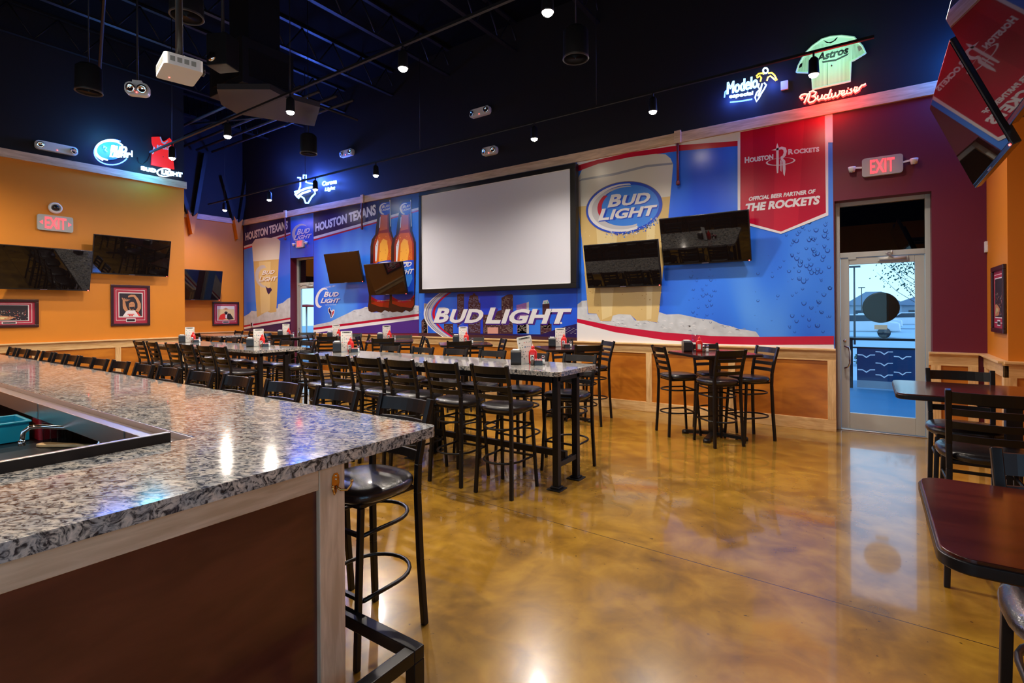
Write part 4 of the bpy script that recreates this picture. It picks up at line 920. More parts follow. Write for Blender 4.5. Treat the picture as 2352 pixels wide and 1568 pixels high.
w = MB(); w.prism(rrect(-.08, -.06, .08, .06, .02), 0, .15, 'redplastic'); w.build('bin_body', t, .008)
for i, px_ in enumerate((118, 134, 150, 168)):
    p = wz(px_, 1012); t = thing('drink_mix_container', 'clear plastic container on the work surface, %s from the red bin' % NUM[i], 'container', p, 0, 'clear containers behind the bar')
    w = MB(); w.lathe([(.0, 0), (.040, 0), (.045, .12), (.047, .12), (.047, .13), (0, .13)], 'clear', n=16); w.build('container_body', t)
p = wz(165, 1020); t = thing('wooden_scoop', 'flat wooden scoop lying on the dark work surface', 'utensil', (p[0]+.02, p[1]-.05, p[2]), .5)
w = MB(); w.prism([(-.16, -.02), (-.12, -.035), (.0, -.02), (.20, -.012), (.20, .012), (0, .02), (-.12, .035), (-.16, .02)], 0, .018, 'pine'); w.build('scoop_body', t, .004)
p0 = atz(232, 1022, .86); p1 = atz(50, 1005, .95)
t = thing('bar_faucet', 'long chrome swing faucet over the work surface', 'faucet', (p0[0], p0[1], .84))
dx, dy = p1[0]-p0[0], p1[1]-p0[1]
w = MB(); w.tube([(0, 0, .1), (dx*.35, dy*.35, .135), (dx*.75, dy*.75, .165), (dx*.9, dy*.9, .165), (dx*.98, dy*.98, .14), (dx*1.0, dy*1.0, .09)], .012, 'chrome', 12); w.lathe([(.0, .0), (.016, 0), (.016, .03), (0, .03)], 'chrome', (dx, dy, .065), 12); w.build('spout', t)
w = MB(); w.lathe([(.03, 0), (.03, .02), (.016, .04), (.016, .11), (.02, .12), (0, .125)], 'chrome', n=14); w.build('faucet_base', t)

# ================================================================ TABLE SETTINGS
def holder(p, rz, lab):
    t = thing('napkin_holder', lab, 'napkin holder', p, rz, 'napkin holders')
    w = MB(); w.prism(rrect(-.085, 0, .085, .145, .03), -.055, .055, 'napkin', tf=lambda a, b, c: (c, a, b)); w.build('holder_body', t, .006)
    w = MB(); w.box((-.035, -.06, .144), (.035, .06, .155), 'paper'); w.build('napkins', t); return t
def menu(p, rz, lab, lean=0.0):
    t = thing('menu_stand', lab, 'menu', p, 0, 'upright menus'); t.rotation_euler = (0, lean, rz)
    w = MB(); w.prism(rrect(-.078, .004, .078, .290, .008), -.004, .004, 'paper', tf=lambda a, b, c: (a, c, b)); w.build('menu_card', t, .001)
    w = MB(); rr = random.Random(5)
    def rc(u0, v0, u1, v1, m): w.add([(u0, -.0052, v0), (u1, -.0052, v0), (u1, -.0052, v1), (u0, -.0052, v1)], [(0, 1, 2, 3)], m)
    rc(-.06, .262, .06, .28, 'inkgrey'); rc(-.035, .266, .035, .276, 'bezel')
    for i in range(9):
        for j in range(5):
            if rr.random() < .62: u = -.064+j*.026; v = .03+i*.024; rc(u, v, u+rr.uniform(.006, .02), v+rr.uniform(.004, .013), rr.choice(['inkgrey', 'inkgrey', 'inkblue', 'inkgreen', 'inkred']))
    for i in range(20): rc(.066, .02+i*.012, .071, .026+i*.012, 'bezel')
    w.build('menu_print', t, recalc=False)
    w = MB(); w.prism(rrect(-.082, 0, .082, .012, .003), -.03, .03, 'clear', tf=lambda a, b, c: (a, c, b)); w.build('menu_base', t)
    return t
def ketchup(p, lab):
    t = thing('ketchup_bottle', lab, 'condiment bottle', p, .3, 'red condiment bottles')
    w = MB(); 
    def rg(sx_, sy_, z): return [(sx_*math.copysign(abs(cos(2*pi*k/20))**.7, cos(2*pi*k/20)), sy_*math.copysign(abs(sin(2*pi*k/20))**.7, sin(2*pi*k/20)), z) for k in range(20)]
    w.loft([rg(.038, .026, 0), rg(.042, .029, .01), rg(.044, .030, .08), rg(.043, .029, .125), rg(.030, .022, .15), rg(.016, .016, .162)], 'ketchup'); w.build('bottle_body', t)
    w = MB(); w.lathe([(.017, .16), (.019, .164), (.018, .185), (.007, .19), (.004, .205), (0, .206)], 'ketchup', n=14); w.build('bottle_cap', t)
    w = MB(); w.add([(-.02, -.0315, .035), (.02, -.0315, .035), (.02, -.0315, .10), (-.02, -.0315, .10)], [(0, 1, 2, 3)], 'paper'); w.build('label', t, recalc=False); return t
def shaker(p, lab, fill, nm):
    t = thing(nm, lab, 'shaker', p, 0, nm.replace('_', ' ')+'s')
    w = MB(); w.lathe([(0, 0), (.017, 0), (.019, .01), (.016, .055), (0, .055)], fill, n=12); w.build('filling', t)
    w = MB(); w.lathe([(.0205, -.0), (.021, .01), (.018, .068), (.015, .07)], 'clear', n=12); w.build('jar', t)
    w = MB(); w.lathe([(.018, .066), (.019, .07), (.019, .085), (.012, .094), (0, .096)], 'chrome', n=14); w.build('shaker_cap', t); return t
def caddy(p, lab, rz=0):
    t = thing('sweetener_caddy', lab, 'packet holder', p, rz, 'sweetener packet holders')
    w = MB(); w.box((-.042, -.028, 0), (.042, .028, .004), 'bezel')
    for a, b, c, d in ((-.042, -.028, -.038, .028), (.038, -.028, .042, .028), (-.042, -.028, .042, -.024), (-.042, .024, .042, .028)): w.box((a, b, 0), (c, d, .048), 'bezel')
    w.build('caddy_box', t, .002)
    w = MB(); rr = random.Random(8)
    for i in range(9): x = -.034+i*.0082; w.box((x, -.022, .006), (x+.004, .022, .060+rr.uniform(0, .006)), 'pink' if i % 3 else 'paper')
    w.build('packets', t); return t
sets = [((1213, 836), 'on the right end of the front granite table', .16), ((796, 803), 'on the left end of the front granite table', 0), ((594, 793), 'on the right end of the rear granite table', 0), ((436, 782), 'in the middle of the rear granite table', 0),
        ((1287, 791), 'on the high-top below the giant beer glass', 0), ((1064, 783), 'on the high-top below the skyline graphic', 0), ((888, 778), 'on the high-top below the printed bottles', 0), ((772, 773), 'on the high-top left of the bottle graphic', 0), ((657, 769), 'on the high-top in front of the far door', 0), ((1596, 807), 'on the high-top nearest the exit door', 0)]
for i, ((px_, py_), where, lean) in enumerate(sets):
    if i < 4:
        X, Y = atz(px_, py_, 1.10)
        Y = min(max(Y, 4.30), 4.62)
        r_ = ray(px_, py_); X = Y*r_[0]/r_[1]
    else:
        Y = (7.06 if i == 9 else 6.98)-.02; r_ = ray(px_, py_); X = Y*r_[0]/r_[1]
    f = atan2(X, Y)   # direction from the camera
    def at(u, v): return (X+u*cos(-f)+v*sin(f), Y-u*sin(f)*1+v*cos(f), 1.1005)
    if i == 9:
        holder(at(-.10, 0), -f+.2, 'black napkin holder '+where); ketchup(at(.055, .03), 'red condiment bottle '+where)
        t = thing('drinking_glass', 'tall clear glass '+where, 'glass', at(-.002, .05)); w = MB(); w.lathe([(.03, 0), (.033, .01), (.038, .235), (.040, .235)], 'clear', n=16); w.build('glass_body', t)
        shaker(at(.11, -.03), 'pepper shaker '+where, 'pepper', 'pepper_shaker'); shaker(at(.155, -.01), 'salt shaker '+where, 'salt', 'salt_shaker')
        continue
    holder(at(-.125, .0), -f, 'black napkin holder '+where); menu(at(.0, .045), -f+.25, 'upright laminated menu '+where, -lean)
    ketchup(at(.055 if i != 0 else .05, -.02), 'red condiment bottle '+where); shaker(at(.045, -.12), 'pepper shaker '+where, 'pepper', 'pepper_shaker')
    caddy(at(.105, -.11), 'black caddy of pink packets '+where, -f); shaker(at(.155, -.05), 'salt shaker '+where, 'salt', 'salt_shaker')

# ================================================================ EXIT SIGNS, SMALL WALL DEVICES
M['exitred'] = flat('exit_letters', (0.8, 0.08, 0.09), .4, emit=(1.0, 0.06, 0.08), es=.9)
M['signgrey'] = flat('sign_housing', (0.36, 0.38, 0.36), .4, var=.02)
def exit_sign(label, plane, pos, sgn, px_, py_, wd, heads=False, arrows=True, up=0):
    a, z = (aty if plane == 'y' else atx)(px_, py_, pos)
    loc = (a, pos-.001, z) if plane == 'y' else (pos+sgn*.001, a, z)
    t = thing('exit_sign', label, 'exit sign', loc, 0 if plane == 'y' else pi/2)
    h = wd*.56; w = MB(); w.prism(rrect(-wd/2, -h/2, wd/2, h/2, .035), 0, .05, 'signgrey', tf=lambda a, b, c: (a, -c, b)); w.build('sign_housing', t, .006)
    w = MB(); vs, fs = word('EXIT', .022); lw, lh = wd*.60, h*.74
    w.add([(-lw/2+u*lw, -.053, -lh/2+v*lh) for u, v in vs], fs, 'exitred'); w.build('exit_letters', t, recalc=False)
    if arrows:
        w = MB()
        for s in (-1, 1): w.add([(s*wd*.45, -.053, 0), (s*wd*.35, -.053, h*.14), (s*wd*.35, -.053, -h*.14)], [(0, 1, 2)], 'exitred')
        w.build('arrow', t, recalc=False)
    if heads:
        for s in (-1, 1):
            w = MB(); w.bar((s*wd*.48, -.03, .01), (s*(wd*.5+.10), -.04, .02), .022, .022, 'white'); w.lathe([(.0, 0), (.032, .0), (.042, .05), (.044, .07), (0, .072)], 'white', (s*(wd*.5+.11), -.04, -.035), 16)
            w.lathe([(.038, -.001), (.0, -.004)], 'chrome', (s*(wd*.5+.11), -.04, -.035), 16); w.build('lamp_head', t)
    light('exit_glow', 'POINT', (0, -.12, 0), .25, (1, .12, .12), t, shadow_soft_size=.08)
    return t
exit_sign('lit red exit sign with arrows on the orange wall under the dome camera', 'x', XL, 1, 126, 513.5, .52)
exit_sign('lit red exit sign with two lamp heads above the right glass door', 'y', YB, -1, 2026, 382, .43, True, False)
exit_sign('small lit red exit sign above the far glass door', 'y', YB, -1, 692, 560, .36, True, False)
a, z = atx(126, 478, XL)
t = thing('dome_camera', 'white round security camera above the exit sign on the orange wall', 'camera', (XL, a, z), pi/2)
w = MB(); w.lathe([(0, 0), (.10, 0), (.105, .02), (.10, .05), (.075, .075), (.07, .06), (0, .06)], 'white', n=28); k = w.build('camera_housing', t); k.rotation_euler = (pi/2, 0, 0)
w = MB(); w.lathe([(.062, .05), (.05, .095), (.03, .112), (0, .118)], 'bezel', n=24); k = w.build('camera_lens', t); k.rotation_euler = (pi/2, 0, 0)
a, z = atx(2288, 568, XR0)
t = thing('wall_alarm_box', 'small white alarm box on the maroon wall at the orange corner', 'alarm', (aty(2272, 567, YB)[0], YB, aty(2272, 567, YB)[1]))
w = MB(); w.box((-.045, -.05, -.065), (.045, 0, .065), 'white'); w.box((-.035, -.056, -.05), (.035, -.05, .015), 'white'); w.build('alarm_housing', t, .008)
a, z = aty(578.5, 745, YB-.01)
t = thing('wall_outlet', 'tiny dark outlet plate on the ice at the foot of the left graphic', 'outlet', (a, YB-.008, z)); w = MB(); w.box((-.06, -.012, -.08), (.06, 0, .08), 'silver'); w.box((-.035, -.016, -.05), (.035, -.012, .05), 'bldg'); w.build('plate', t, .004)
def emergency(label, loc, rz, wd=.42, cord=None):
    t = thing('emergency_light', label, 'emergency light', loc, rz); h = .16
    w = MB(); w.prism(rrect(-wd/2, -h/2, wd/2, h/2, .06), 0, .08, 'white', tf=lambda a, b, c: (a, -c, b)); w.build('light_housing', t, .01)
    for s in (-1, 1):
        w = MB(); w.lathe([(.0, .0), (.05, 0), (.056, .03), (.05, .035), (.03, .028), (0, .026)], 'chrome', n=18); k = w.build('lamp_head', t); k.rotation_euler = (pi/2+.2, 0, s*.25); k.location = (s*(wd/2-.075), -.075, 0)
    w = MB(); w.box((-.006, -.086, -.05), (.006, -.08, -.042), 'led_red'); w.build('status_light', t)
    if cord: w = MB(); w.tube([(0, -.04, h/2), (0, -.04, h/2+cord)], .012, 'steelblack', 6); w.box((-.05, -.07, h/2-.01), (.05, -.01, h/2+.03), 'white'); w.build('cord', t)
    return t
for x, y, lab, wd in ((1106, 259, 'white emergency light highest on the black wall, left of centre', .5), (1128, 348, 'white twin emergency light just above the projection screen', .36), (800, 353, 'white emergency light on the black wall above the bottle graphic', .48)):
    a, z = aty(x, y, YB); emergency(lab, (a, YB, z), 0, wd)
a, z = atx(128.5, 341, XL); emergency('long white emergency light on the black wall above the orange wall', (XL, a, z), pi/2, .62)
d = 6.6; r_ = ray(318.5, 209); emergency('white emergency light hanging on a cord left of the projector', (r_[0]*d, r_[1]*d, H+r_[2]*d), radians(55), .26, cord=ZC-(H+r_[2]*d)-.1)

# hanging pipes at the timber band
for (x, yt, yb), lab in zip(((1556.5, 318, 425), (831, 455, 527), (655, 500, 551)), ('red-brown drop pipe over the giant beer glass graphic', 'thin drop pipe crossing the lettered strip of the bottle graphic', 'thin drop pipe at the far corner graphic')):
    X, z1_ = aty(x, yt, YB-.07); z0_ = aty(x, yb, YB-.07)[1]
    t = thing('drop_pipe', lab, 'pipe', (X, YB-.07, z0_)); w = MB(); w.tube([(0, 0, 0), (0, 0, z1_-z0_)], .020, 'pipe_red', 12); w.lathe([(.02, 0), (.03, .01), (.03, .06), (.02, .07)], 'pipe_red', n=12); w.build('pipe_body', t)
M['brickp'].node_tree.nodes['Principled BSDF'].inputs['Roughness'].default_value = .4

# ================================================================ NEON SIGNS
def tubemat(name, col, es):
    M[name] = flat(name, col, .4, emit=col, es=es); return name
tubemat('neon_white', (0.55, 0.78, 1.0), 1.6); tubemat('neon_blue', (0.05, 0.12, 1.0), 5); tubemat('neon_red', (1.0, 0.02, 0.015), 4); tubemat('neon_redcore', (1.0, 0.30, 0.22), 1.7); tubemat('neon_yellow', (1.0, 0.62, 0.03), 1.4); tubemat('neon_ice', (0.28, 0.62, 1.0), 1.6)
BLUE = (0.06, 0.16, 1.0)
class Neon:
    def __init__(s, label, plane, pos, sgn, px_, py_):
        s.plane, s.pos, s.sgn = plane, pos, sgn; a, z = s.m(px_, py_); s.a, s.z = a, z
        s.t = thing('neon_sign', label, 'neon sign', (a, pos, z) if plane == 'y' else (pos, a, z))
        w = MB(); w.tube([s.p(px_, py_, .001), s.p(px_, py_, .085)], .008, 'black', 6); w.build('standoff', s.t)
    def m(s, x, y): return (aty if s.plane == 'y' else atx)(x, y, s.pos+s.sgn*.08)
    def p(s, x, y, d=.08):
        a, z = s.m(x, y); a -= s.a; z -= s.z
        return (a, s.sgn*d, z) if s.plane == 'y' else (s.sgn*d, a, z)
    def stroke(s, L, m, r=.009, name='tube', d=.08):
        w = MB(); 
        for P in L: w.tube([s.p(x, y, d) for x, y in P], r, m, 6)
        return w.build(name, s.t)
    def word(s, txt, BL, BR, TL, m, r=.008, name='lettering', bold=0.0, caps=1.0, d=.08):
        """glass tube following the outline of each letter"""
        vs, fs = word(txt, bold, caps); from collections import Counter
        ec = Counter(); 
        for f in fs:
            for i in range(len(f)): e = (f[i], f[(i+1) % len(f)]); ec[tuple(sorted(e))] += 1
        adj = {}
        for e, c in ec.items():
            if c == 1: adj.setdefault(e[0], []).append(e[1]); adj.setdefault(e[1], []).append(e[0])
        seen = set(); w = MB()
        for st in adj:
            if st in seen: continue
            loop = [st]; seen.add(st); cur = st
            while True:
                nx = [q for q in adj[cur] if q not in seen]
                if not nx: break
                cur = nx[0]; seen.add(cur); loop.append(cur)
            if len(loop) < 3: continue
            P = [(BL[0]+(BR[0]-BL[0])*vs[i][0]+(TL[0]-BL[0])*vs[i][1], BL[1]+(BR[1]-BL[1])*vs[i][0]+(TL[1]-BL[1])*vs[i][1]) for i in loop]
            w.tube([s.p(x, y, d) for x, y in P], r, m, 5, closed=True)
        return w.build(name, s.t)
    def face(s, P, m, d=.05, th=.03, name='panel'):
        Q = [s.m(x, y) for x, y in P]; w = MB()
        tf = (lambda a, b, c: (a, s.sgn*c, b)) if s.plane == 'y' else (lambda a, b, c: (s.sgn*c, a, b))
        w.prism([(a-s.a, z-s.z) for a, z in Q], d, d+th, m, tf=tf); return w.build(name, s.t)
    def backer(s, P): return s.face(P, 'bezel', .0, .05, 'backing')
    def glow(s, e, col, dx=0, dz=0, d=.22, size=.25):
        loc = (dx, s.sgn*d, dz) if s.plane == 'y' else (s.sgn*d, dx, dz)
        light('neon_glow', 'POINT', loc, e, col, s.t, shadow_soft_size=size)
c4 = lambda L: crop(L, 1600, 0, 3.128)
n = Neon('blue and white neon beer sign with a yellow-armed figure on the right black wall', 'y', YB, -1, 1720, 205)
n.word('Modelo', *c4([(218, 678), (436, 628), (222, 592)]), 'neon_ice', .009)
n.word('especial', *c4([(235, 712), (402, 688), (237, 678)]), 'neon_white', .006)
n.stroke([[(758.5+1000-0, 162+6*0)]][:0], 'neon_white')
import itertools
def circ(cx, cy, rx, ry, n_=16, a0=0, a1=360): return [(cx+rx*cos(radians(a0+(a1-a0)*k/n_)), cy+ry*sin(radians(a0+(a1-a0)*k/n_))) for k in range(n_+1)]
hx_, hy_ = c4([(495, 507)])[0]
n.stroke([circ(hx_, hy_, 5.5, 6)], 'neon_white', .012, 'figure_head')
n.stroke([c4([(428, 548), (445, 530), (470, 525), (485, 532)]), c4([(432, 560), (455, 545), (465, 560), (458, 585)]), c4([(515, 525), (540, 522), (560, 540), (578, 575)]), c4([(505, 580), (512, 555), (530, 545), (548, 560), (570, 578)])], 'neon_yellow', .011, 'figure_arms')
n.stroke([c4([(448, 600), (442, 625), (455, 640), (432, 665), (420, 700), (430, 730), (450, 700), (465, 670), (485, 640), (500, 610), (485, 595)]), c4([(470, 600), (462, 640), (440, 690)])], 'neon_white', .011, 'figure_legs')
n.stroke([c4([(200, 700), (205, 660), (215, 650)]), c4([(240, 735), (330, 725), (400, 712)])], 'neon_blue', .010, 'blue_outline')
n.glow(7, BLUE, -.25, -.05, .12, .08); n.glow(6, BLUE, .0, -.1, .12, .08); n.glow(6, BLUE, .3, .05, .12, .08)
X_, Z_ = aty(1794, 201, YB); boxobj('junction_box', (0, 0, 0), (.09, .04, .12), 'white').location = (X_, YB-.041, Z_-.05)
tag(bpy.data.objects['junction_box'], 'small pale box between the two neon signs on the right black wall', 'junction box')
# jersey sign with red script
n = Neon('glowing green-white pinstripe jersey sign with red neon script beneath', 'y', YB, -1, 1910, 150)
M['jersey'] = flat('lit_jersey', (0.36, 0.58, 0.42), .5, emit=(0.30, 0.62, 0.38), es=.30, var=.25, vscale=1.5)
n.face(c4([(717, 517), (730, 470), (775, 385), (830, 330), (900, 280), (960, 262), (1040, 255), (1130, 265), (1160, 300), (1190, 330), (1215, 378), (1130, 430), (1108, 438), (1104, 580), (832, 640), (826, 520)]), 'jersey', .03, .03, 'jersey_panel')
A_ = Art('y', YB-.0605)
for i in range(30):
    x = 842+i*9.0; A_.poly(c4([(x, 330+max(0, 900-x)*.2-15), (x+1.4, 330+max(0, 900-x)*.2-15), (x+1.4, 632-(x-832)*.215), (x, 632-(x-832)*.215)]), 'inkgreen', 1)
for i in range(10): A_.poly(c4([(1115+i*9, 320), (1117+i*9, 320), (1122+i*9, 425-i*4), (1120+i*9, 425-i*4)]), 'inkgreen', 1); A_.poly(c4([(735+i*8, 470-i*9), (737+i*8, 470-i*9), (733+i*8, 512), (731+i*8, 512)]), 'inkgreen', 1)
A_.text('Astros', *c4([(862, 445), (1085, 385), (875, 385)]), 'bezel', 3, .04); A_.poly(c4([(900, 440), (1000, 425), (1095, 380), (1080, 400), (1000, 438), (905, 452)]), 'bezel', 3)
A_.poly(c4([(905, 285), (935, 310), (965, 312), (1000, 290), (1015, 268), (1005, 270), (980, 295), (950, 303), (925, 295)]), 'bezel', 3)
A_.poly(c4([(1155, 335), (1185, 322), (1192, 352), (1165, 370)]), 'inkgrey', 3); A_.poly(c4([(738, 460), (762, 452), (755, 480), (735, 490)]), 'bezel', 3)
A_.poly(c4([(938, 450), (943, 450), (943, 615), (938, 616)]), 'inkgreen', 2)
k = A_.build('jersey_print', n.t); k.location = (-n.t.location.x, -n.t.location.y, -n.t.location.z)
n.stroke([c4([(717, 517), (730, 470), (775, 385), (830, 330), (900, 280), (960, 262), (1040, 255), (1130, 265), (1190, 330), (1215, 378), (1130, 430), (1108, 438), (1104, 580), (832, 640), (826, 520), (717, 517)])], 'jersey', .012, 'jersey_edge', .07)
L = [[(740, 700), (752, 682), (775, 674), (800, 676), (812, 668)], [(800, 672), (790, 700), (772, 738)], [(808, 662), (835, 652), (860, 662), (850, 680), (826, 690), (850, 692), (858, 708), (838, 728), (812, 736), (800, 725)], [(815, 670), (800, 722)],
     [(872, 685), (866, 710), (876, 718), (896, 705), (902, 680)], [(902, 680), (898, 710), (912, 706)], [(945, 682), (925, 680), (914, 698), (922, 712), (942, 700), (966, 640)], [(945, 690), (946, 706), (962, 698)], [(972, 668), (968, 694), (978, 700), (994, 686), (998, 664)], [(998, 664), (996, 688), (1010, 692), (1026, 672), (1026, 652), (1038, 656)],
     [(1038, 675), (1060, 666), (1062, 650), (1046, 652), (1038, 672), (1050, 686), (1072, 672)], [(1082, 648), (1076, 672), (1090, 672)], [(1088, 634), (1089, 630)], [(1118, 636), (1104, 640), (1116, 656), (1108, 668), (1092, 668)], [(1128, 652), (1150, 644), (1154, 626), (1138, 626), (1128, 648), (1140, 662), (1160, 648)], [(1170, 625), (1166, 648)], [(1168, 636), (1186, 612), (1200, 610), (1215, 600)], [(745, 708), (765, 700)]]
n.stroke([c4(q) for q in L], 'neon_redcore', .010, 'red_script')
n.stroke([[(x+.6, y+1.2) for x, y in c4(q)] for q in L], 'neon_red', .012, 'red_halo_tube', .05)
n.glow(14, (1, .03, .02), 0, -.50, .2); n.glow(5, (.35, .8, .6), 0, .1, .3)
# left wall signs
c1 = lambda L: crop(L, 0, 0, 2.904)
n = Neon('blue-white neon football-shaped beer sign on the black wall above the orange wall', 'x', XL, 1, 262, 348)
n.face([(q[0], q[1]) for q in circ(*c1([(735, 1003)])[0], 33, 21, 24)[:-1]], 'logolb', .02, .02, 'sign_backing')
n.stroke([circ(*c1([(735, 1003)])[0], 33, 22, 24, 100, 330), circ(*c1([(740, 1005)])[0], 36, 25, 24, 120, 300)], 'neon_white', .016, 'oval_tube')
n.stroke([circ(*c1([(745, 1015)])[0], 40, 29, 24, 30, 300)], 'neon_blue', .012, 'blue_tube')
n.stroke([c1([(690, 972), (712, 985), (700, 1000), (716, 1012)]), c1([(690, 985), (700, 975)])], 'neon_blue', .012, 'emblem')
n.word('BUD', *c1([(740, 1010), (840, 1020), (748, 970)]), 'neon_white', .015); n.word('LIGHT', *c1([(735, 1045), (860, 1052), (742, 1015)]), 'neon_white', .015)
n.stroke([c1([(855, 1028), (880, 1030)]), c1([(880, 1005), (880, 1045)])], 'neon_white', .014, 'bar_tube')
n.glow(14, BLUE, -.12, .0, .2, .15); n.glow(14, BLUE, .12, .02, .2, .15)
n = Neon('red team jersey sign with white neon lettering beneath, end of the orange wall', 'x', XL, 1, 375, 360)
M['jerseyred'] = flat('lit_red_jersey', (0.70, 0.012, 0.012), .5, emit=(1.0, 0.02, 0.01), es=.35)
J = c1([(1016, 912), (1065, 910), (1075, 932), (1095, 942), (1120, 928), (1132, 918), (1160, 948), (1155, 985), (1150, 1010), (1165, 1128), (1012, 1098), (1018, 1020), (1028, 980), (1018, 950)])
n.face(J, 'jerseyred', .03, .04, 'jersey_panel')
A_ = Art('x', XL+.0715, 1)
A_.text('ROCKETS', *c1([(1045, 990), (1155, 1003), (1047, 965)]), 'matwhite', 2, .03)
A_.poly(c1([(1065, 912), (1072, 912), (1085, 945), (1097, 950), (1118, 935), (1122, 940), (1098, 962), (1078, 952)]), 'matwhite', 2)
A_.poly(c1([(1026, 975), (1034, 985), (1026, 1020), (1016, 1030), (1018, 1010)]), 'matwhite', 2); A_.poly(c1([(1148, 990), (1158, 995), (1160, 1010), (1150, 1005)]), 'matwhite', 2)
A_.poly(c1([(1128, 955), (1136, 957), (1134, 972), (1127, 970)]), 'matwhite', 2)
k = A_.build('jersey_print', n.t); k.location = (-n.t.location.x, -n.t.location.y, -n.t.location.z)
n.word('BUD', *c1([(945, 1132), (1038, 1150), (945, 1110)]), 'neon_white', .016); n.word('LIGHT', *c1([(1080, 1160), (1215, 1182), (1080, 1132)]), 'neon_white', .016)
n.stroke([circ(*c1([(1098, 1150)])[0], 17, 9, 20, 40, 320)], 'neon_white', .016, 'swoosh_tube')
n.glow(22, (0.05, .42, .75), -.3, -.3, .3); n.glow(10, (.1, .5, .8), -1.0, .1, .3)
w = MB(); w.tube([n.p(318, 360, .02), n.p(322, 372, .02), n.p(332, 376, .02), n.p(342, 366, .02), n.p(350, 345, .02)], .008, 'black', 6); w.build('power_cord', n.t)
# signs over the bottle graphic
c6 = lambda L: crop(L, 540, 420, 11.76)
n = Neon('bright blue-white neon state-outline sign above the small lettered graphic', 'y', YB, -1, 705, 440)
n.stroke([[(684, 408), (690, 408), (690, 428)], [(697, 410), (697, 402), (703, 402), (703, 418), (712, 421), (720, 422), (722, 436), (724, 444), (716, 452), (708, 466), (702, 466), (698, 455), (690, 450), (686, 455), (680, 449), (677, 440), (686, 438), (690, 428)]], 'neon_ice', .022, 'state_outline')
n.stroke([[(678, 447), (690, 438), (705, 432), (717, 430)], [(682, 452), (694, 444), (712, 438)]], 'neon_white', .026, 'script_tube')
n.glow(85, BLUE, -.3, .2, .2, .15); n.glow(85, BLUE, .3, .3, .2, .15); n.glow(14, BLUE, -1.3, .9, .5, .4)
n = Neon('small blue-white neon beer sign above the left end of the bottle graphic', 'y', YB, -1, 760, 428)
n.word('Corona', (740, 427), (773, 421), (741, 417), 'neon_ice', .012); n.word('Light', (746, 441), (768, 437), (748, 431), 'neon_ice', .012)
n.glow(28, BLUE, 0, .1, .2, .15)
n = Neon('blue neon ring sign high on the black wall behind the hanging televisions', 'y', YB, -1, 2255, 120)
n.stroke([circ(2255, 120, 16, 16, 24)], 'neon_blue', .012, 'ring_tube'); n.glow(75, (0.02, .22, 1.0), 0, 0, .3, .3)

# ================================================================ TRACK LIGHTING
th0 = []
def track_head(x, y, z, label, e=SPOT_W, aim=(0, 0)):
    t = thing('track_light', label, 'track light', (x, y, z), 0, 'track lights under the ceiling')
    w = MB(); w.lathe([(.0, .205), (.03, .20), (.052, .17), (.058, .02), (.060, 0), (.054, .0), (.050, .012)], 'steelblack', n=18); w.bar((0, 0, .19), (0, 0, .25), .02, .02, 'steelblack'); w.build('lamp_canister', t)
    w = MB(); w.lathe([(.0, -.034), (.03, -.028), (.046, -.014), (.052, .006)], 'bulb', n=18); w.build('lamp_lens', t)
    l = light('lamp_beam', 'SPOT', (0, 0, -.045), e, WARM, t, spot_size=radians(168), spot_blend=.85, shadow_soft_size=.045)
    l.rotation_euler = (-radians(18) if y > 6 else 0, 0, 0); return t
def track(label, x0, x1, y, z, xs_, nm):
    t = thing('lighting_track', label, 'lighting track', (x0, y, z))
    w = MB(); w.box((0, -.017, 0), (x1-x0, .017, .03), 'steelblack'); w.build('track_rail', t)
    k = 0; xx = .9
    while xx < x1-x0: w = MB(); w.tube([(xx, 0, .03), (xx, 0, ZC-z)], .006, 'steelblack', 5); w.build('suspension_rod', t); xx += 3.6
    for i, (xh, e) in enumerate(xs_): track_head(xh, y, z-.25, nm % NUM[i], e)
track('long dark lighting track in front of the back wall', -15.0, .05, 6.98, 4.64, [(-.53, SPOT_W*.75), (-2.45, SPOT_W), (-4.38, SPOT_W), (-8.13, SPOT_W), (-10.13, SPOT_W), (-11.97, SPOT_W), (-14.1, SPOT_W)], 'lit track light on the track nearest the back wall, %s from the right')
track('dark lighting track over the long granite tables', -11.0, .6, 4.10, 4.64, [(-.55, SPOT_W*.3), (-2.42, SPOT_W), (-4.31, SPOT_W), (-6.5, SPOT_W), (-8.18, SPOT_W), (-10.1, SPOT_W)], 'lit track light above the long tables, %s from the right')
track('dark lighting track over the bar, above the picture', -11.8, .6, 1.25, 4.64, [(-2.4, SPOT_W*.6), (-4.8, SPOT_W*.8), (-7.2, SPOT_W*.8), (-11.2, SPOT_W*1.3)], 'lit track light over the bar outside the picture, %s from the right')
track('unseen lighting track added behind the camera for fill light', -8, .6, -1.8, 4.64, [(-2.5, SPOT_W*.5), (-5.5, SPOT_W*.6)], 'added fill lamp on the unseen track behind the camera, %s from the right')  # unseen track and its lamps, added to fill the room from behind the camera

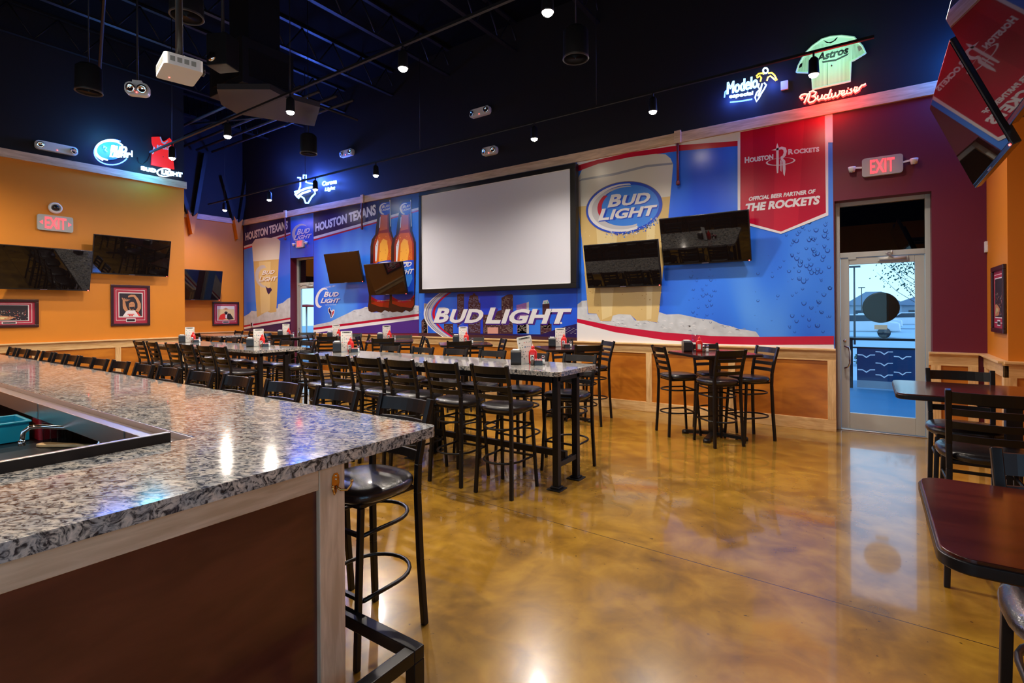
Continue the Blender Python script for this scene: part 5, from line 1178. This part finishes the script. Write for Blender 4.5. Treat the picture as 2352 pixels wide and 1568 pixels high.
# ================================================================ CEILING STEEL, DUCT, SPEAKERS, PROJECTOR
jx = [-14.18+1.72*i for i in range(9)]
def joist(x, nm):
    t = thing('steel_joist', nm, 'ceiling joist', (x, YF, 6.62), 0, 'open web steel joists'); L = YB-YF
    w = MB(); w.box((-.04, 0, 0), (.04, L, .035), 'steelblack'); w.build('bottom_chord', t)
    w = MB(); w.box((-.04, 0, ZC-6.62-.045), (.04, L, ZC-6.62-.005), 'steelblack'); w.build('top_chord', t)
    w = MB(); y = 0; k = 0
    while y < L-.5: w.tube([(0, y, .02), (0, y+.35, ZC-6.66)], .014, 'steelblack', 5); w.tube([(0, y+.35, ZC-6.66), (0, y+.7, .02)], .014, 'steelblack', 5); y += .7
    w.build('web', t); return t
j0 = joist(jx[1], 'black open-web steel joist over the orange wall line')
for i, x in enumerate(jx):
    if i != 1:
        q_ = dup(j0, (x, YF if i else YRC+.02, 6.62), 0, 'black open-web steel joist spanning the ceiling, %s from the far left' % NUM[i], 'open web steel joists')
        if i == 0: q_.scale = (1, (YB-YRC-.03)/(YB-YF), 1)
for k, (a, b) in enumerate((((-9.6, 2.9, 5.2), (-6.4, 2.1, 7.0)), ((-9.3, 6.2, 5.6), (-12.0, 7.4, 6.3)), ((-10.6, 4.8, 6.5), (-8.2, 6.6, 5.4)), ((-13.5, 5.8, 6.2), (-9.0, 6.2, 5.6)))):
    a, b = Vector(a), Vector(b); t = thing('conduit', 'slanting thin conduit brace under the ceiling, ' + ['upper left near the projector', 'over the far corner', 'beside the air duct', 'longest one over the recess'][k], 'conduit', a); w = MB(); w.tube([(0, 0, 0), b-a], .022, 'steelblack', 8); w.build('conduit_body', t)
for k in range(5):
    y = 5.6+.42*k; t = thing('ceiling_pipe', 'pipe running under the ceiling above the recess, %s from the room side' % NUM[k], 'pipe', (-15.4, y, 6.05+.05*k)); w = MB(); w.tube([(0, 0, 0), (6.2, 0, 0)], .03, 'duct', 8); w.build('pipe_body', t)
# air duct with its drop box
t = thing('air_duct_drop', 'large dark air duct with a wide flat plenum hanging from the ceiling', 'air duct', (-7.8, 4.55, 4.85))
P = [(a+7.8, b-4.55) for a, b in (atz(x, y, 4.85) for x, y in ((498, 205), (620, 205), (658, 225), (735, 246), (722, 290), (545, 262), (508, 240)))]
w = MB(); w.prism(P[::-1], 0, .08, 'duct'); w.build('plenum_plate', t)
cx_ = sum(p[0] for p in P)/7-.1; cy_ = sum(p[1] for p in P)/7-.1
w = MB(); w.box((cx_-.55, cy_-.45, .08), (cx_+.4, cy_+.35, .75), 'steelblack'); w.box((cx_-.35, cy_-.25, .75), (cx_+.2, cy_+.25, 2.3), 'steelblack'); w.build('duct_body', t, .01)
w = MB(); w.box((cx_-.45, cy_-.46, .2), (cx_+.3, cy_-.45, .6), 'bezel'); w.box((cx_+.4, cy_-.35, .2), (cx_+.41, cy_+.25, .6), 'bezel'); w.build('grille', t)
sp0 = []
def pendant(x, y, z, label):
    if sp0: return dup(sp0[0], (x, y, z), 0, label, 'hanging round speakers')
    t = thing('pendant_speaker', label, 'ceiling speaker', (x, y, z), 0, 'hanging round speakers')
    w = MB(); w.lathe([(.0, .34), (.10, .335), (.135, .30), (.140, .02), (.145, 0), (.128, .0), (.124, .02)], 'steelblack', n=28); w.build('speaker_can', t)
    w = MB(); w.lathe([(.126, .004), (.0, .012)], 'bezel', n=28); w.tube([(.136*cos(a*pi/14), .136*sin(a*pi/14), 0) for a in range(28)], .006, 'duct', 6, closed=True); w.build('speaker_grille', t)
    w = MB(); w.tube([(0, 0, .33), (0, 0, ZC-z)], .007, 'steelblack', 5); w.build('suspension_wire', t); sp0.append(t); return t
for (x, y), lab in (((-7.95, 2.30), 'round black hanging speaker left of the projector'), ((-5.2, 2.24), 'round black hanging speaker at the top edge above the projector'), ((-7.98, 5.37), 'round black hanging speaker above the blue neon sign'), ((-2.63, 5.05), 'round black hanging speaker right of centre near the top')): pendant(x, y, 4.4, lab)
px_, pz_ = (-4.83, 2.02), 3.68
t = thing('projector', 'white projector hanging on a black pole from the ceiling', 'projector', (*px_, pz_), radians(-2)+atan2(.0, 1)); t.rotation_euler = (0, 0, radians(-12))
w = MB(); w.prism(rrect(-.19, -.14, .19, .14, .03), 0, .095, 'white'); w.build('projector_case', t, .012)
w = MB()
for i in range(7): w.box((-.16+i*.045, -.142, .03), (-.13+i*.045, -.1395, .075), 'inkgrey')
for i in range(4): w.box((.189, -.1+i*.05, .03), (.1915, -.065+i*.05, .07), 'inkgrey')
w.build('vent', t)
w = MB(); w.lathe([(.0, 0), (.04, 0), (.045, .03), (.03, .035), (0, .03)], 'bezel', n=18); k = w.build('projector_lens', t); k.rotation_euler = (-pi/2, 0, 0); k.location = (.09, .135, .05)
boxobj('power_light', (-.11, -.06, -.002), (-.10, -.05, .0), 'led_red', t)
w = MB(); w.box((-.07, -.07, .11), (.07, .07, .13), 'duct'); w.bar((-.06, -.06, .09), (-.03, -.03, .16), .015, .015, 'duct'); w.bar((.06, .06, .09), (.03, .03, .16), .015, .015, 'duct'); w.tube([(0, 0, .12), (0, 0, ZC-pz_)], .028, 'black', 12); w.build('ceiling_mount', t)
r_ = ray(512, 122); d = 6.6
t = thing('hanging_speaker_box', 'black box speaker hanging beside the air duct', 'speaker', (r_[0]*d, r_[1]*d, H+r_[2]*d), radians(25))
w = MB(); w.box((-.14, -.12, -.2), (.14, .12, .2), 'steelblack'); w.build('speaker_case', t, .01); w = MB(); w.tube([(0, 0, .2), (0, 0, ZC-t.location.z)], .02, 'steelblack', 8); w.build('hanger', t)
w = MB(); w.lathe([(.0, 0), (.055, 0), (.06, .012), (0, .01)], 'chrome', n=18); k = w.build('speaker_cone', t); k.rotation_euler = (pi/2, 0, 0); k.location = (-.06, -.12, -.1)
# V-shaped column braces on the recessed orange wall
for px0, lab in ((441, 'V-shaped black brace with orange foot on the recessed wall, left one'), (546, 'V-shaped black brace with orange foot at the far corner')):
    y_, z_ = atx(px0, 537 if px0 < 500 else 549, XRC+.12)
    t = thing('column_brace', lab, 'column brace', (XRC+.06, y_, z_)); zt_ = 4.46-z_
    w = MB(); tf = lambda a, b, c: (c, a, b)
    w.prism([(-.02, 0), (.02, 0), (.13, zt_), (.0, zt_*.75+.02), (-.13, zt_+.05)][::1], -.05, .12, 'orange', tf=tf); w.build('orange_foot', t, .004)
    w = MB(); w.bar((.03, .08, zt_-.12), (.10, .34, zt_+1.7), .11, .10, 'steelblack'); w.bar((.03, -.08, zt_-.05), (.03, -.42, zt_+1.2), .11, .10, 'steelblack'); w.build('black_arm', t)

# ================================================================ OUTSIDE THE GLASS DOOR
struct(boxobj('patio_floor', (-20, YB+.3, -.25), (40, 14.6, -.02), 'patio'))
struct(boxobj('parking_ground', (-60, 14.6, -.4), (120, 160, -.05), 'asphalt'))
def outp(x, y, Y): a, z = aty(x, y, Y); return a, z
YR_ = 13.2; rx0 = outp(1955, 800, YR_)[0]; rx1 = rx0+4.6
t = thing('patio_railing', 'black metal patio railing with navy banner seen through the door', 'railing', (rx0, YR_, -.02))
zr = outp(2000, 776, YR_)[1]+.02; zr2 = outp(2000, 797, YR_)[1]+.02
w = MB(); w.box((-3, -.03, zr-.05), (4.6, .03, zr), 'steelblack'); w.box((-3, -.02, zr2-.03), (4.6, .02, zr2), 'steelblack')
for x in (-3, 0, 2.3, 4.6): w.box((x-.03, -.03, 0), (x+.03, .03, zr), 'steelblack')
w.build('rails', t)
zb0 = outp(2000, 874, YR_)[1]+.02
w = MB(); w.box((.1, -.01, zb0), (4.5, .01, zr2-.03), 'navypanel'); w.build('navy_banner', t)
w = MB(); w.box((.1, -.013, .02), (4.5, .0, zb0-.002), 'housewall'); w.build('base_board', t)
M['wingwhite'] = flat('white_wings', (.85, .9, .95), .5)
w = MB()
for cx_, cy_ in ((2031, 808), (1990, 815), (2073, 819), (2031, 834), (1990, 849), (2073, 855), (2031, 861)):
    P = [(cx_-20, cy_-2), (cx_-8, cy_-1), (cx_, cy_+4), (cx_+8, cy_-1), (cx_+20, cy_-1), (cx_+20, cy_+1), (cx_+9, cy_+1), (cx_, cy_+7), (cx_-9, cy_+1), (cx_-20, cy_+.3)]
    Q = [outp(x, y, YR_-.012) for x, y in P]; V = [(a-rx0, -.014, z+.02) for a, z in Q]
    w.add(V, [tuple(q) for q in tessellate_polygon([[Vector((v[0], v[2], 0)) for v in V]])], 'wingwhite')
w.build('wing_marks', t, recalc=False)
r = random.Random(9)
YH = 19.0; hxa = outp(1965, 765, YH)[0]
t = thing('clipped_hedge', 'low dark green hedge beyond the patio railing', 'hedge', (hxa, YH, -.05))
w = MB()
for i in range(900):
    u, v = r.uniform(0, 7.5), r.uniform(-.5, .5); hgt = .55*sqrt(max(0, 1-(v/.55)**2))*(.8+.3*sin(u*3.1)); z = r.uniform(.05, max(.1, hgt)); s = .07; a = r.uniform(0, pi); b = r.uniform(-.8, .8)
    w.add([(u-s*cos(a), v-s*sin(a), z-s*b), (u+s*sin(a), v-s*cos(a), z), (u+s*cos(a), v+s*sin(a), z+s*b), (u-s*sin(a), v+s*cos(a), z+.03)], [(0, 1, 2, 3)], 'leaf')
w.build('hedge_foliage', t, recalc=False)
YT = 24.0; tx = outp(2106, 700, YT)[0]
t = thing('bare_tree', 'sparse tree at the right side of the door glass', 'tree', (tx, YT, -.05))
w = MB(); w.tube([(0, 0, 0), (.05, 0, 1.2), (0, 0, 2.4), (-.1, 0, 4.2)], [.05, .04, .03, .01], 'bark', 8)
br = []
for i in range(26):
    z = r.uniform(1.4, 4.0); a = r.uniform(0, 2*pi); L_ = (4.8-z)*.36+.25; e = (cos(a)*L_, sin(a)*L_, z+L_*.9); w.tube([(0, 0, z), (e[0]*.5, e[1]*.5, z+L_*.35), e], [.012, .008, .004], 'bark', 5); br.append(((0, 0, z), e))
w.build('trunk', t)
w = MB()
for (p_, e) in br:
    for _ in range(30): f = r.uniform(.35, 1.05); c = [p_[i]+(e[i]-p_[i])*f+r.gauss(0, .16) for i in range(3)]; s = r.uniform(.015, .04); w.add([(c[0]-s, c[1], c[2]), (c[0], c[1]-s, c[2]+s), (c[0]+s, c[1], c[2]+.02), (c[0], c[1]+s, c[2]-s)], [(0, 1, 2, 3)], 'leaf')
w.build('foliage', t, recalc=False)
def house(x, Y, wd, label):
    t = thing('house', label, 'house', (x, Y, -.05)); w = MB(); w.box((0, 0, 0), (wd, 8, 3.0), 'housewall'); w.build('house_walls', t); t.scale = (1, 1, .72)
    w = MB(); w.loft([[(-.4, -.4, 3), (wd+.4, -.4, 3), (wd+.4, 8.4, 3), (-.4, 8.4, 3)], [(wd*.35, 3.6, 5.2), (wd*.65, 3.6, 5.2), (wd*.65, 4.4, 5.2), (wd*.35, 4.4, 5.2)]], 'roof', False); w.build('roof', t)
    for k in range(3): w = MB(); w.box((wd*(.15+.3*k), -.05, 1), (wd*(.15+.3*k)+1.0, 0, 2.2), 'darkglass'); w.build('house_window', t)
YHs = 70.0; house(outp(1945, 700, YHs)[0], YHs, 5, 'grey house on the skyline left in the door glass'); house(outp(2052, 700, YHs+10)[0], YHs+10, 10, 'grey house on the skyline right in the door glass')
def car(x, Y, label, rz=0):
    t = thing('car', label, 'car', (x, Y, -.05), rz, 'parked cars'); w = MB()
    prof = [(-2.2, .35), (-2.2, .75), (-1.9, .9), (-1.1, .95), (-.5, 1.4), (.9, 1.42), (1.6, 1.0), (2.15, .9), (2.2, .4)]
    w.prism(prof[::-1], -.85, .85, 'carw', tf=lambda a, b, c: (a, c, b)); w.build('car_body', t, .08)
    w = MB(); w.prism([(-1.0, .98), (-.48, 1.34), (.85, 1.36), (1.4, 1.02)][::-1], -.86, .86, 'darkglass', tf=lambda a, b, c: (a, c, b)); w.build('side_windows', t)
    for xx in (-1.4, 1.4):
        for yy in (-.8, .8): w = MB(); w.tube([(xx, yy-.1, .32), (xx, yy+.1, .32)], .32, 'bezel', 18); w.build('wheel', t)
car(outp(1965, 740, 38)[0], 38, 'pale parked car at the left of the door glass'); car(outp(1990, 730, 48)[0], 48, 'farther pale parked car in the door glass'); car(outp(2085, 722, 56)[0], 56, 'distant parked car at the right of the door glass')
for x, yt, Y_, lab in ((1962, 612, 30, 'tall parking lot lamp post, left one in the door glass'), (1979, 660, 55, 'farther parking lot lamp post beside the taller one')):
    X, zt_ = outp(x, yt, Y_); t = thing('lamp_post', lab, 'lamp post', (X, Y_, -.05)); w = MB(); w.tube([(0, 0, 0), (0, 0, zt_)], [.05, .035], 'duct', 10); w.build('post', t); w = MB(); w.box((-.25, -.15, zt_), (.25, .15, zt_+.08), 'duct'); w.build('lamp_fixture', t)
# round sign on the door glass
X, Z = aty(2023, 706, ydoor+.07); R_ = abs(aty(2067, 706, ydoor+.07)[0]-X)
t = thing('round_door_sign', 'round dark sign with small white tag hung on the right door glass', 'sign', (X, ydoor+.075, Z))
w = MB(); w.lathe([(0, 0), (R_, 0), (R_, .008), (R_*.9, .012), (0, .012)], 'black', n=48); k = w.build('sign_disc', t); k.rotation_euler = (pi/2, 0, 0)
X2, Z2 = aty(2023, 751, ydoor+.07); boxobj('white_tag', (X2-X-.07, -.012, Z2-Z-.03), (X2-X+.07, -.006, Z2-Z+.03), 'paper', t)
# behind the far door
YP = 10.8; x_, z_ = aty(704, 705, YP); t = thing('patio_table', 'red-topped outdoor table seen through the far door', 'table', (x_, YP, -.02)); w = MB(); w.lathe([(0, z_+.02), (.32, z_+.02), (.34, z_+.05), (.3, z_+.09), (0, z_+.12)], 'inkred', n=24); w.build('tabletop', t)
w = MB(); w.tube([(0, 0, 0), (0, 0, z_+.02)], .03, 'alum', 10); w.lathe([(.25, 0), (.25, .02), (.03, .04)], 'alum', n=16); w.build('table_stand', t)
